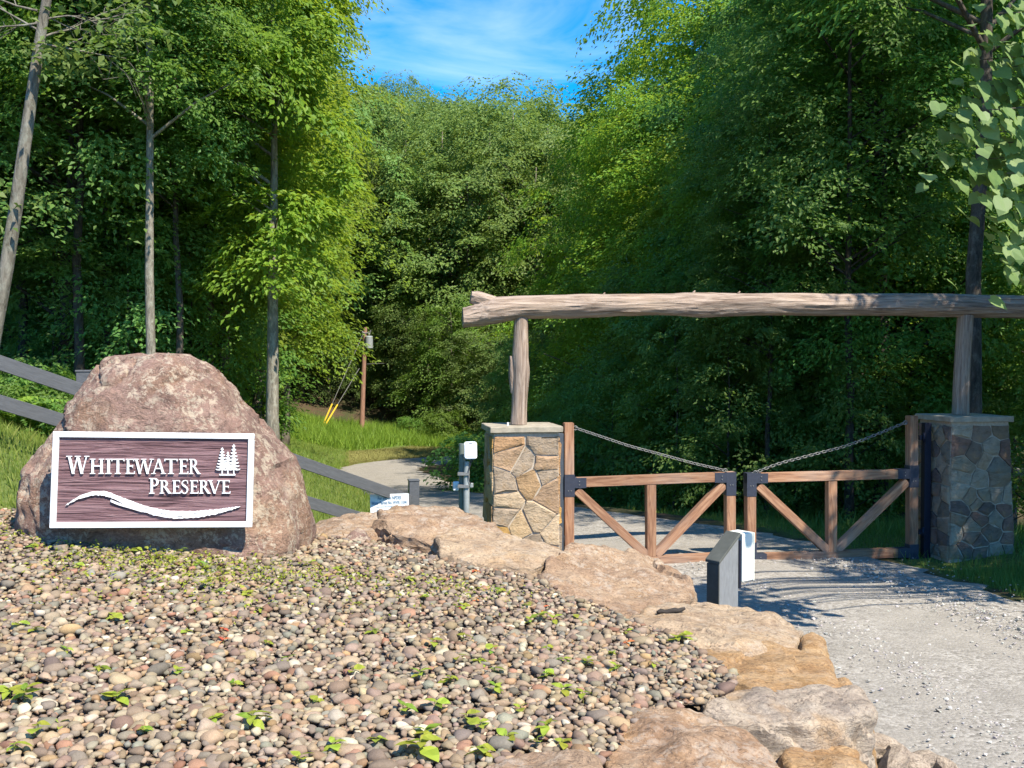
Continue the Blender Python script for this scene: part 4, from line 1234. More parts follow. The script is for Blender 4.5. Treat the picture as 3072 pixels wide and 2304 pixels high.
for i, (px, py, s) in enumerate(((2640, 2235, .2), (2700, 2262, .16), (2610, 2262, .18), (2770, 2285, .16), (2680, 2300, .22), (2830, 2300, .14), (2745, 2315, .15))):
    d = ray(px, py); Y = (CAMZ - .1) / (-d.z) * d.y
    p = at(px, py, Y); V, Fc = sphere_rock('ico', 80 + i)
    me = np_mesh('rubble_stone', V * s * 1.6, Fc.ravel(), np.full(len(Fc), 3), ROCK_GREY, False)
    o = bpy.data.objects.new('rubble_stone', me); o.location = p; o.rotation_euler = (.2 * i, .3, i); link(o)
    tag(o, 'pale broken stone at the foot of the boulders beside the drive', 'stone', 'broken stones at the road edge')

# dark stick lying on the flat slab
p0, p1 = at(1972, 1852, 7.15), at(2056, 1842, 7.2)
p0.z += .035; p1.z += .035
mb = MB().tube([p0.lerp(p1, t) + Vector((0, .01 * math.sin(t * 9), .006 * math.sin(t * 14))) for t in np.linspace(0, 1, 9)], [.012, .018, .016, .02, .017, .019, .016, .015, .009], 8)
tag(mb.build('stick', STICK, None, True), 'dark rotten stick lying on the flat pale slab', 'stick')

# ------------------------------------------------------------------ boulder that carries the sign
def sign_boulder():
    Yc = 7.95
    prof = [  # py, left px, right px (silhouette), front Y, back Y
        (1074, 345, 560, 7.78, 8.25), (1082, 330, 585, 7.70, 8.35), (1100, 312, 622, 7.62, 8.45), (1130, 292, 655, 7.56, 8.5), (1180, 262, 684, 7.50, 8.55), (1240, 228, 730, 7.46, 8.6), (1290, 196, 765, 7.42, 8.65),
        (1340, 150, 805, 7.38, 8.7), (1390, 122, 842, 7.33, 8.72), (1450, 100, 868, 7.28, 8.75), (1520, 108, 886, 7.26, 8.75), (1580, 96, 903, 7.28, 8.75), (1640, 82, 918, 7.30, 8.75), (1700, 78, 930, 7.30, 8.75), (1790, 70, 935, 7.3, 8.75)]
    n = 150
    V, Fc = [], []
    K = 80
    P = np.array(prof, float)
    pys = np.interp(np.linspace(0, 1, K), np.linspace(0, 1, len(P)), P[:, 0])
    for i, py in enumerate(pys):
        l, r, yf, yb = (np.interp(py, P[:, 0], P[:, j]) for j in range(1, 5))
        L, R = at(l, py, Yc), at(r, py, Yc)
        cx, hx = (L.x + R.x) / 2, (R.x - L.x) / 2
        cyy, hy = (yf + yb) / 2, (yb - yf) / 2
        for j in range(n):
            a = 2 * math.pi * j / n
            ca, sa = math.cos(a), math.sin(a)
            e = .62
            V.append((cx + hx * math.copysign(abs(ca) ** e, ca) , cyy + hy * math.copysign(abs(sa) ** e, sa) + .05 * ca, L.z))
    for i in range(K - 1):
        for j in range(n):
            a, b = i * n + j, i * n + (j + 1) % n
            Fc.append((a, a + n, b + n, b))
    Fc.append(tuple(range(n))); Fc.append(tuple((K - 1) * n + j for j in range(n))[::-1])
    c = Vector((at(510, 1650, Yc).x, Yc, 1.5))
    bm = bmesh.new()
    bv = [bm.verts.new(Vector(v) - c) for v in V]
    for f in Fc: bm.faces.new([bv[k] for k in f])
    bmesh.ops.triangulate(bm, faces=[f for f in bm.faces if len(f.verts) > 4])
    chisel(bm, 6, 14, .965, -.35)
    bm.normal_update()
    off = Vector((3.3, 1.7, 9.1)); mv = []
    for v in bm.verts:
        p = v.co + off
        a = noise.fractal(p * 1.5, 1, 2, 5) * .05 + noise.fractal(p * 7, .9, 2, 5) * .022
        cell = noise.cell(Vector((p.x * 2.2 + p.z, p.y * 2, p.z * 2.2 - .6 * p.x))) * .02
        cr = abs(noise.noise(p * 1.6 + Vector((4, 2, 7)))); a -= .03 * max(0, .035 - cr) / .035
        mv.append(a + cell)
    for v, d in zip(bm.verts, mv): v.co += v.normal * d
    me = bpy.data.meshes.new('sign_boulder'); bm.to_mesh(me); bm.free()
    me.polygons.foreach_set('use_smooth', [True] * len(me.polygons)); me.set_sharp_from_angle(angle=math.radians(40))
    me.materials.append(ROCK_SIGN)
    o = bpy.data.objects.new('sign_boulder', me); o.location = c
    link(o); tag(o, 'huge reddish-brown lichen-covered boulder carrying the carved sign', 'boulder')
sign_boulder()

# ------------------------------------------------------------------ carved sign
TL, TR, BL, BR = at(162, 1293, 7.10), at(763, 1301, 7.34), at(151, 1584, 7.04), at(757, 1580, 7.28)
SX = ((TR - TL) + (BR - BL)) / 2
SZ = ((TL - BL) + (TR - BR)) / 2
SW, SH = SX.length, SZ.length
SM = frame_matrix(BL, SX, SZ)          # local x along, y up the board, z out of the face
if SM.col[2].xyz.dot(Vector((0, -1, 0))) < 0:
    raise RuntimeError('sign faces away')
sign = thing('carved_sign', (BL + BR) / 2, 'dark brown carved sign with white frame and raised lettering on the boulder', 'sign')
FW = .042
def sp(name, mb, mat, parent=None, **k):
    return mb.build(name, mat, parent or sign, M=SM, **k)

def sign_panel():
    nx_, ny_ = 150, 130
    xs = np.linspace(.02, SW - .02, nx_); ys = np.linspace(.02, SH - .02, ny_)
    X, Y = np.meshgrid(xs, ys); H = np.zeros_like(X)
    for i in range(ny_):
        for j in range(nx_):
            x, y = X[i, j], Y[i, j]
            yy = y + .012 * noise.noise((x * 2.2, y * 3, 1)) + .02 * noise.noise((x * .9, y * 1.5, 5))
            a = noise.noise((x * .8, yy * 55, 2)) + .6 * noise.noise((x * 1.5, yy * 110, 3))
            H[i, j] = .0035 * a
    V = np.c_[X.ravel(), Y.ravel(), H.ravel() + .012]
    ii = (np.arange(ny_ - 1)[:, None] * nx_ + np.arange(nx_ - 1)[None]).ravel()
    me = np_mesh('panel', V, np.c_[ii, ii + 1, ii + nx_ + 1, ii + nx_].ravel(), np.full(len(ii), 4), PANEL, True)
    o = bpy.data.objects.new('panel', me); o.matrix_basis = SM
    link(o, sign)
    sp('back_board', MB().box((.004, .004, -.045), (SW - .004, SH - .004, .004)), FENCE_BLACK)
sign_panel()
for a, b in (((0, 0), (SW, FW)), ((0, SH - FW), (SW, SH)), ((0, FW), (FW, SH - FW)), ((SW - FW, FW), (SW, SH - FW))):
    o = sp('frame_bar', MB().box((a[0], a[1], -.03), (b[0], b[1], .032)), WHITE)
    bevel_mesh(o.data, .004, 1)

# layout is read off the photograph's board: (x,y) in a 2212 x 1106 enlargement of it
def sxy(x, y):
    v = 1 - (y - (45 + 20 * (x - 60) / 2090)) / (1005 - 30 * (x - 60) / 2090)
    xl, xr = 45 + 15 * v, 2122 + 28 * v
    return ((x - xl) / (xr - xl) * SW, v * SH)

def glyph(ch):
    """strokes of a serif capital in a 0..w by 0..1 box: list of loops; returns (loops, width)"""
    T, t, sh = .15, .065, .05
    def stem(x): return [(x - T / 2, 0), (x + T / 2, 0), (x + T / 2, 1), (x - T / 2, 1)]
    def serif(x, y, w=.36): return [(x - w / 2, y), (x + w / 2, y), (x + w / 2, y + sh), (x - w / 2, y + sh)]
    def dia(x0, x1, w): return [(x0 - w / 2, 1), (x1 - w / 2, 0), (x1 + w / 2, 0), (x0 + w / 2, 1)]
    def bar(x0, x1, y, h=t): return [(x0, y), (x1, y), (x1, y + h), (x0, y + h)]
    def bowl(cx, cyy, rx, ry, n=14):
        o = [(cx + rx * math.sin(a), cyy + ry * math.cos(a)) for a in np.linspace(0, math.pi, n)]
        i = [(cx + (rx - T) * math.sin(a), cyy + (ry - t) * math.cos(a)) for a in np.linspace(math.pi, 0, n)]
        return o, i
    if ch == 'I': return [stem(.2), serif(.2, 0), serif(.2, 1 - sh)], .4
    if ch == 'H': return [stem(.2), stem(.8), serif(.2, 0), serif(.2, 1 - sh), serif(.8, 0), serif(.8, 1 - sh), bar(.2, .8, .49)], 1.0
    if ch == 'T': return [stem(.42), serif(.42, 0), bar(.02, .82, 1 - t), [(.02, .84), (.07, .84), (.07, 1), (.02, 1)], [(.77, .84), (.82, .84), (.82, 1), (.77, 1)]], .84
    if ch == 'E': return [stem(.2), bar(.05, .66, 0), bar(.05, .62, 1 - t), bar(.2, .54, .49), [(.61, 0), (.66, 0), (.68, .18), (.63, .18)], [(.57, .84), (.62, .84), (.62, 1), (.57, 1)], [(.5, .42), (.54, .42), (.54, .6), (.5, .6)]], .68
    if ch == 'V': return [dia(.12, .47, T), dia(.82, .47, t), serif(.12, 1 - sh), serif(.82, 1 - sh, .3)], .95
    if ch == 'A': return [dia(.47, .82, T), dia(.47, .12, t), serif(.12, 0, .3), serif(.82, 0), bar(.25, .68, .33)], .95
    if ch == 'W': return [dia(.12, .40, T), dia(.66, .40, t), dia(.66, .95, T), dia(1.24, .95, t), serif(.12, 1 - sh), serif(.66, 1 - sh), serif(1.24, 1 - sh, .3)], 1.38
    if ch in 'PR':
        cyy, ry = .735, .265
        o, i = bowl(.34, cyy, .32, ry)
        L = [stem(.2), serif(.2, 0), serif(.12, 1 - sh, .2), bar(.2, .34, 1 - t), bar(.2, .34, cyy - ry)]
        n = len(o)
        for k in range(n - 1): L.append([o[k], o[k + 1], i[n - 2 - k], i[n - 1 - k]][::-1])
        if ch == 'R': L += [[(.36, .49), (.72, 0), (.92, 0), (.52, .50)], [(.72, 0), (.98, 0), (.98, .04), (.7, .04)]]
        return L, (.98 if ch == 'R' else .68)
    if ch == 'S':
        c = catmull([(.56, .80), (.50, .93), (.32, .97), (.12, .88), (.10, .70), (.28, .56), (.48, .44), (.56, .25), (.44, .07), (.25, .03), (.10, .10), (.05, .24)], 4)
        L = []; n = len(c)
        w = [.03 + .10 * math.sin(math.pi * k / (n - 1)) ** 2 for k in range(n)]
        nn = []
        for k in range(n):
            d = c[min(k + 1, n - 1)] - c[max(k - 1, 0)]; d = d / np.hypot(*d); nn.append(np.array([-d[1], d[0]]))
        for k in range(n - 1):
            L.append([tuple(c[k] - nn[k] * w[k] / 2), tuple(c[k + 1] - nn[k + 1] * w[k + 1] / 2), tuple(c[k + 1] + nn[k + 1] * w[k + 1] / 2), tuple(c[k] + nn[k] * w[k] / 2)])
        return L + [[(.54, .74), (.585, .74), (.585, .95), (.54, .95)], [(.03, .06), (.075, .06), (.075, .28), (.03, .28)]], .62

def ccw(lp):
    return lp if sum(a[0] * b[1] - b[0] * a[1] for a, b in zip(lp, lp[1:] + lp[:1])) > 0 else lp[::-1]

def letter(ch, x0, x1, y0, y1):
    L, w = glyph(ch)
    mb = MB()
    for q, lp in enumerate(L):
        pts = [sxy(x0 + a / w * (x1 - x0), y1 + (y0 - y1) * b) for a, b in lp]
        mb.poly(ccw(pts), .004, .030 + .00012 * q)
    sp('letter', mb, WHITE)

for ch, x0, x1, y0, y1 in (('W', 208, 428, 300, 487), ('H', 437, 585, 330, 487), ('I', 594, 662, 330, 487), ('T', 655, 792, 330, 487), ('E', 797, 899, 330, 487), ('W', 893, 1092, 330, 487), ('A', 1072, 1212, 330, 487),
                           ('T', 1200, 1342, 330, 487), ('E', 1348, 1452, 330, 487), ('R', 1456, 1582, 330, 487),
                           ('P', 1043, 1148, 530, 692), ('R', 1152, 1282, 552, 690), ('E', 1282, 1374, 552, 690), ('S', 1380, 1452, 550, 692), ('E', 1464, 1560, 552, 690), ('R', 1564, 1690, 552, 690), ('V', 1664, 1798, 552, 690), ('E', 1798, 1896, 552, 690)):
    letter(ch, x0, x1, y0, y1)

def pine(cx, tip, base, hw, q, trunk_to):
    mb = MB(); n = 8
    mb.poly(ccw([sxy(cx - 4 - hw * .18, base - 12), sxy(cx + 4 + hw * .18, base - 12), sxy(cx + 2, tip), sxy(cx - 2, tip)]), .004, .029 + q * .0004)
    for k in range(n):
        t = (k + .6) / n; y = tip + (base - tip) * t; w = hw * (.16 + .84 * t)
        hgt = (base - tip) / n
        for sg in (-1, 1):
            lp = [(cx, y - hgt * .75), (cx + sg * w * .6, y - hgt * .12), (cx + sg * w, y - hgt * .22), (cx + sg * w * .86, y + hgt * .2), (cx + sg * w * .45, y + hgt * .32), (cx, y + hgt * .1)]
            mb.poly(ccw([sxy(*p) for p in lp]), .004, .0292 + q * .0004 + k * .00012 + (.00006 if sg > 0 else 0))
    mb.poly(ccw([sxy(cx - 6, base - 14), sxy(cx - 6, trunk_to), sxy(cx + 6, trunk_to), sxy(cx + 6, base - 14)]), .004, .0286 + q * .0003)
    sp('pine_emblem', mb, WHITE)
pine(1808, 212, 452, 74, 0, 490); pine(1868, 255, 452, 58, 3, 490); pine(1931, 178, 452, 74, 6, 490)
sp('emblem_baseline', MB().poly(ccw([sxy(1778, 502), sxy(1948, 502), sxy(1948, 487), sxy(1778, 487)]), .004, .0281), WHITE)

def wave():
    c = catmull([(200, 818), (290, 758), (400, 708), (520, 688), (620, 698), (720, 738), (850, 792), (1000, 850), (1150, 890), (1300, 908), (1450, 910), (1600, 898), (1750, 878), (1880, 852), (1998, 826)], 8)
    n = len(c); ts = np.linspace(0, 1, n)
    wd = np.interp(ts, [0, .05, .15, .25, .4, .55, .7, .82, .93, 1], [4, 20, 36, 46, 58, 76, 74, 58, 30, 3])
    r = random.Random(2)
    mb = MB()
    up = [(c[k][0], c[k][1] - wd[k] / 2 + r.uniform(-4, 4)) for k in range(n)]
    dn = [(c[k][0], c[k][1] + wd[k] / 2 + r.uniform(-6, 6)) for k in range(n)]
    for k in range(n - 1):
        # brush slits in the stroke
        if .16 < ts[k] < .85 and (k % 9) in (2, 3, 4):
            f = .30 + .4 * ((k // 9) % 3) / 2
            def lp(a, b): return [(up[k][0], up[k][1] + (dn[k][1] - up[k][1]) * a), (up[k + 1][0], up[k + 1][1] + (dn[k + 1][1] - up[k + 1][1]) * a),
                                  (dn[k + 1][0], up[k + 1][1] + (dn[k + 1][1] - up[k + 1][1]) * b), (dn[k][0], up[k][1] + (dn[k][1] - up[k][1]) * b)]
            for q in (lp(0, f), lp(f + .1, 1)): mb.poly(ccw([sxy(*p) for p in q]), .004, .029)
        else:
            mb.poly(ccw([sxy(*up[k]), sxy(*up[k + 1]), sxy(*dn[k + 1]), sxy(*dn[k])]), .004, .029)
    c2 = catmull([(655, 765), (740, 800), (850, 832), (980, 872)], 6)
    for k in range(len(c2) - 1):
        w0, w1 = 12, 12
        mb.poly(ccw([sxy(c2[k][0], c2[k][1] - w0), sxy(c2[k + 1][0], c2[k + 1][1] - w1), sxy(c2[k + 1][0], c2[k + 1][1] + w1), sxy(c2[k][0], c2[k][1] + w0)]), .004, .0284)
    c3 = catmull([(340, 718), (430, 688), (520, 676)], 5)
    for k in range(len(c3) - 1):
        mb.poly(ccw([sxy(c3[k][0], c3[k][1] - 6), sxy(c3[k + 1][0], c3[k + 1][1] - 6), sxy(c3[k + 1][0], c3[k + 1][1] + 6), sxy(c3[k][0], c3[k][1] + 6)]), .004, .0282)
    sp('wave_emblem', mb, WHITE)
wave()
# two mounting brackets between board and rock
for x in (.25, SW - .25):
    sp('mounting_bracket', MB().box((x - .03, .2, -.3), (x + .03, .3, -.04)), STEEL)

# ------------------------------------------------------------------ stone pillars
def clip(poly, a, b, c):
    """keep a*x+b*y<=c"""
    out = []
    for i in range(len(poly)):
        p, q = poly[i], poly[(i + 1) % len(poly)]
        dp, dq = a * p[0] + b * p[1] - c, a * q[0] + b * q[1] - c
        if dp <= 0: out.append(p)
        if dp * dq < 0:
            t = dp / (dp - dq); out.append((p[0] + (q[0] - p[0]) * t, p[1] + (q[1] - p[1]) * t))
    return out

def stone_cells(w, h, r, cw, ch):
    S = []
    ny_ = max(3, round(h / ch))
    for i in range(ny_):
        nx_ = max(2, round(w / cw) + r.choice((-1, 0, 0, 1)))
        for j in range(nx_):
            S.append(((j + .5 + r.uniform(-.32, .32)) * w / nx_, (i + .5 + r.uniform(-.38, .38)) * h / ny_))
    cells = []
    for i, p in enumerate(S):
        poly = [(0, 0), (w, 0), (w, h), (0, h)]
        for j, q in enumerate(S):
            if i == j or math.hypot(q[0] - p[0], q[1] - p[1]) > 1.2: continue
            dx, dy = q[0] - p[0], (q[1] - p[1])
            poly = clip(poly, dx, dy, (dx * (p[0] + q[0]) + dy * (p[1] + q[1])) / 2)
            if len(poly) < 3: break
        if len(poly) >= 3: cells.append(poly)
    return cells

def stone_mesh(poly, r, depth):
    cx = sum(p[0] for p in poly) / len(poly); cyy = sum(p[1] for p in poly) / len(poly)
    # inset for the joint, subdivide and roughen the outline
    pts = []
    n = len(poly)
    for i in range(n):
        a, b = poly[i], poly[(i + 1) % n]
        L = math.hypot(b[0] - a[0], b[1] - a[1])
        k = 2 if L > .12 else 1
        for q in range(k): pts.append((a[0] + (b[0] - a[0]) * q / k, a[1] + (b[1] - a[1]) * q / k))
    def ins(p, d):
        vx, vy = p[0] - cx, p[1] - cyy; L = math.hypot(vx, vy) + 1e-6
        f = max(.3, (L - d) / L); return (cx + vx * f, cyy + vy * f)
    o = [ins((p[0] + r.uniform(-.008, .008), p[1] + r.uniform(-.008, .008)), r.uniform(.008, .017)) for p in pts]
    i_ = [ins(p, r.uniform(.018, .045)) for p in o]
    n = len(o)
    tx, ty = r.uniform(-.10, .10), r.uniform(-.10, .10)
    V = [(x, y, -.03) for x, y in o] + [(x, y, depth * .62 + r.uniform(-.006, .006)) for x, y in o]
    V += [(x, y, depth + tx * (x - cx) + ty * (y - cyy) + r.uniform(-.006, .006)) for x, y in i_]
    V += [(cx + (x - cx) * .5, cyy + (y - cyy) * .5, depth + .5 * (tx * (x - cx) + ty * (y - cyy)) + r.uniform(-.008, .010)) for x, y in i_] + [(cx, cyy, depth + r.uniform(0, .012))]
    Fc = []
    for i in range(n):
        j = (i + 1) % n
        Fc += [(i, j, n + j, n + i), (n + i, n + j, 2 * n + j, 2 * n + i), (2 * n + i, 2 * n + j, 3 * n + j, 3 * n + i), (3 * n + i, 3 * n + j, 4 * n)]
    return V, Fc

def pillar(center, zb, zt, w, d, batter, pal, seed, label, cw=.30, ch=.24, rot=GROT):
    r = random.Random(seed)
    root = thing('stone_pillar', (center.x, center.y, zb), label, 'pillar', 'stone gate pillars')
    H = zt - zb
    B = Matrix.Translation((center.x, center.y, zb)) @ Matrix.Rotation(rot, 4, 'Z')
    def sc(z): return 1 + batter * (1 - z / H)
    mb = MB(); v = []
    for z in (-.3, H):
        for sx, sy in ((-1, -1), (1, -1), (1, 1), (-1, 1)):
            s = sc(max(z, 0)); v.append(B @ Vector((sx * (w / 2 - .004) * s, sy * (d / 2 - .004) * s, z)))
    mb.add(v, [(3, 2, 1, 0), (4, 5, 6, 7), (0, 1, 5, 4), (1, 2, 6, 5), (2, 3, 7, 6), (3, 0, 4, 7)])
    mb.build('mortar_core', MORTAR, root)
    faces = ((w, d, 0), (d, w, math.pi / 2), (w, d, math.pi), (d, w, -math.pi / 2))
    for fw, fd, ang in faces:
        R = Matrix.Rotation(ang, 4, 'Z')
        for poly in stone_cells(fw, H - .05, r, cw, ch):
            V, Fc = stone_mesh(poly, r, r.uniform(.010, .034))
            P = []
            for x, y, z in V:
                s = sc(y); P.append(R @ Vector(((x - fw / 2) * s, -(fd / 2 * s + z), y)))
            c = sum(P, Vector()) / len(P)
            me = MB().add([p - c for p in P], Fc).mesh('stone', STONE, True, 35)
            o = bpy.data.objects.new('stone', me); o.matrix_basis = B @ Matrix.Translation(c)
            k = r.choice(pal); g = r.uniform(.8, 1.15); o.color = (k[0] * g, k[1] * g, k[2] * g, 1)
            link(o, root)
    # cap slab
    bm = bmesh.new(); cw_, cd_, th = w + .11, d + .11, .085
    bmesh.ops.create_cube(bm, size=1)
    for q in bm.verts: q.co = Vector((q.co.x * cw_, q.co.y * cd_, q.co.z * th))
    bmesh.ops.bevel(bm, geom=list(bm.edges), offset=.008, segments=1, affect='EDGES')
    for it in range(4):
        bmesh.ops.subdivide_edges(bm, edges=[e for e in bm.edges if e.calc_length() > .1], cuts=1)
    bmesh.ops.triangulate(bm, faces=bm.faces)
    for q in bm.verts: q.co += Vector((noise.noise(q.co * 7 + Vector((seed, 0, 0))), noise.noise(q.co * 7 + Vector((0, seed, 5))), .6 * noise.noise(q.co * 6 + Vector((9, 0, seed))))) * .010
    me = bpy.data.meshes.new('cap_stone'); bm.to_mesh(me); bm.free(); me.materials.append(CAPSTONE)
    me.polygons.foreach_set('use_smooth', [True] * len(me.polygons)); me.set_sharp_from_angle(angle=math.radians(30))
    o = bpy.data.objects.new('cap_stone', me); o.matrix_basis = B @ Matrix.Translation((0, 0, H + th / 2 - .002)); link(o, root)
    return root, B, H + th

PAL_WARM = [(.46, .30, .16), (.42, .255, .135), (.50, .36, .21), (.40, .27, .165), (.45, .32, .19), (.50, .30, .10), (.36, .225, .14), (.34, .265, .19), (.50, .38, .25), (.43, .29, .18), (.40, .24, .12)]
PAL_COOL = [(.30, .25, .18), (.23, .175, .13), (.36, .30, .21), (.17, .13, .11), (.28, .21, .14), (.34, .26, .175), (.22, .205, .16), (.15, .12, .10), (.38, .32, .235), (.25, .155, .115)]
CL = GA - GD * .70
CR = GB + GD * .86
zL = CAMZ - (1281 - 1080) / F * 13.95
zR = CAMZ - (1252 - 1080) / F * 14.9
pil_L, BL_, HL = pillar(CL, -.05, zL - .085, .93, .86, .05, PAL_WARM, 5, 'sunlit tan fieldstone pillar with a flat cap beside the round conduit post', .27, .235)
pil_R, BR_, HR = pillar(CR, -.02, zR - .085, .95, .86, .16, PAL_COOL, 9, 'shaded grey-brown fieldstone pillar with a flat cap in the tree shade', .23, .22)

# ------------------------------------------------------------------ log archway
def on_gate(px, py, off=0.0):
    return on_plane(px, py, GA + GN * off, GN)

def bark_tube(name, pts, rads, mat, seed, n=36, per=26, amp=.018, parent=None, label=None, cat=None):
    """round timber along local x with furrowed surface"""
    P = [Vector(p) for p in pts]
    o0 = P[0]; ax = (P[-1] - P[0]).normalized()
    M = frame_matrix(o0, ax, z=Vector((0, 0, 1)) if abs(ax.z) < .9 else Vector((0, 1, 0)))
    Mi = M.inverted(); Q = np.array([(Mi @ p)[:] for p in P]); C = catmull(np.c_[Q, np.array(rads)], per)
    V, Fc = [], []
    for k, (x, y, z, r) in enumerate(C):
        for j in range(n):
            a = 2 * math.pi * j / n
            ca, sa = math.cos(a), math.sin(a)
            f = noise.noise((x * 1.1, ca * 3.2 * r * 9, sa * 3.2 * r * 9 + seed)) * .6 + noise.noise((x * 2.2, ca * 9 * r * 9, sa * 9 * r * 9 + seed)) * .7
            f += 1.5 * noise.noise((x * .8 + 7, ca * 1.2, sa * 1.2 + seed))
            rr = r + amp * f
            V.append((x, y + ca * rr, z + sa * rr))
    m = len(C)
    for k in range(m - 1):
        for j in range(n):
            a, b = k * n + j, k * n + (j + 1) % n
            Fc.append((a, b, b + n, a + n))
    Fc.append(tuple(range(n))[::-1]); Fc.append(tuple((m - 1) * n + j for j in range(n)))
    return MB().add(V, Fc), M

# crossbeam with a forked butt end
lg = [(1388, 954, 27, 0), (1430, 945, 32, 0), (1480, 932, 40, 0), (1560, 923, 36, 0), (1700, 920, 35, 0), (1850, 915, 32, 0), (2000, 915, 33, 0), (2100, 916, 37, 0), (2200, 914, 34, 0), (2400, 913, 32, 0), (2700, 914, 33, 0), (3000, 920, 34, 0), (3300, 924, 33, 0), (3500, 926, 31, 0)]
pts, rads = [], []
for px, py, hw, _ in lg:
    p = on_gate(px, py); pts.append(p); rads.append(hw / F * p.y)
mb, M = bark_tube('crossbeam_log', pts, rads, LOGMAT, 3, 56, 18)
beam = mb.build('crossbeam_log', LOGMAT, None, True, 45, M)
tag(beam, 'long weathered log crossbeam spanning both stone pillars', 'log')
pts, rads = [], []
for px, py, hw in ((1412, 892, 19), (1440, 899, 24), (1485, 915, 25), (1560, 928, 18), (1620, 926, 10)):
    p = on_gate(px, py, -.02); pts.append(p); rads.append(hw / F * p.y)
mb, M = bark_tube('fork', pts, rads, LOGMAT, 8, 28, 8)
mb.build('fork_stub', LOGMAT, beam, True, 45, M)
# small knots on top of the log
for px, py in ((1805, 884), (2075, 878), (2210, 880)):
    p = on_gate(px, py + 6); MB().tube([p, p + Vector((.05, -.01, .06))], [.022, .009], 6).build('knot', LOGMAT, beam, True)

def log_post(pxs, B, H, label, seed, stub=None):
    pts, rads = [], []
    for px, py, hw in pxs:
        p = on_gate(px, py); pts.append(p); rads.append(hw / F * p.y)
    zt = (B @ Vector((0, 0, H))).z
    pts[0].z = zt + .004
    mb, M = bark_tube('log_post', pts, rads, LOGMAT, seed, 30, 10, .008)
    o = mb.build('log_post', LOGMAT, None, True, 45, M)
    tag(o, label, 'post', 'log uprights on the pillars')
    if stub:
        q, rr = [], []
        for px, py, hw in stub:
            p = on_gate(px, py); q.append(p); rr.append(hw / F * p.y)
        mb, M = bark_tube('branch_stub', q, rr, LOGMAT, seed + 2, 18, 6, .006)
        mb.build('branch_stub', LOGMAT, o, True, 45, M)
log_post([(1556, 1268, 25), (1558, 1200, 24), (1562, 1120, 26), (1560, 1070, 25), (1562, 1010, 22), (1564, 950, 21)], BL_, HL, 'weathered log upright with a branch stub on the sunlit pillar', 21, [(1541, 1180, 8), (1538, 1130, 11), (1537, 1085, 10), (1534, 1068, 6)])
log_post([(2882, 1243, 24), (2885, 1150, 23), (2890, 1050, 22), (2896, 945, 22)], BR_, HR, 'weathered log upright standing on the shaded pillar', 31)
# little white bracket beside the left upright
p = BL_ @ Vector((-.24, -.3, HL))
tag(MB().box((-.012, -.012, 0), (.012, .012, .05), Matrix.Translation(p)).box((-.012, .013, 0), (.012, .04, .012), Matrix.Translation(p)).build('bracket', WHITE), 'tiny white bracket on the sunlit pillar cap', 'bracket')

# ------------------------------------------------------------------ timber gate leaves
def beam_box(name, p, q, w, h, parent, mat=TIMBER, seed=0):
    p, q = Vector(p), Vector(q); L = (q - p).length
    M = frame_matrix(p, q - p, y=GN)
    bm = bmesh.new(); bmesh.ops.create_cube(bm, size=1)
    for v in bm.verts: v.co = Vector(((v.co.x + .5) * L, v.co.y * w, v.co.z * h))
    bmesh.ops.bevel(bm, geom=list(bm.edges), offset=.006, segments=2, affect='EDGES')
    me = bpy.data.meshes.new(name); bm.to_mesh(me); bm.free(); me.materials.append(mat)
    o = bpy.data.objects.new(name, me); o.matrix_basis = M
    return link(o, parent)

LINK = None
def link_mesh():
    global LINK
    if LINK: return LINK
    pts = []
    a, b = .034, .020
    for k in range(14):
        t = 2 * math.pi * k / 14
        pts.append(Vector((math.copysign(abs(math.cos(t)) ** .8, math.cos(t)) * a, math.sin(t) * b, 0)))
    V, Fc = [], []
    n, m = len(pts), 6
    for k in range(n):
        t = (pts[(k + 1) % n] - pts[k - 1]).normalized(); u = Vector((-t.y, t.x, 0)); w = Vector((0, 0, 1))
        for j in range(m):
            an = 2 * math.pi * j / m; V.append(pts[k] + (u * math.cos(an) + w * math.sin(an)) * .0055)
    for k in range(n):
        for j in range(m):
            Fc.append((k * m + j, ((k + 1) % n) * m + j, ((k + 1) % n) * m + (j + 1) % m, k * m + (j + 1) % m))
    LINK = MB().add(V, Fc).mesh('link', GALV, True)
    return LINK

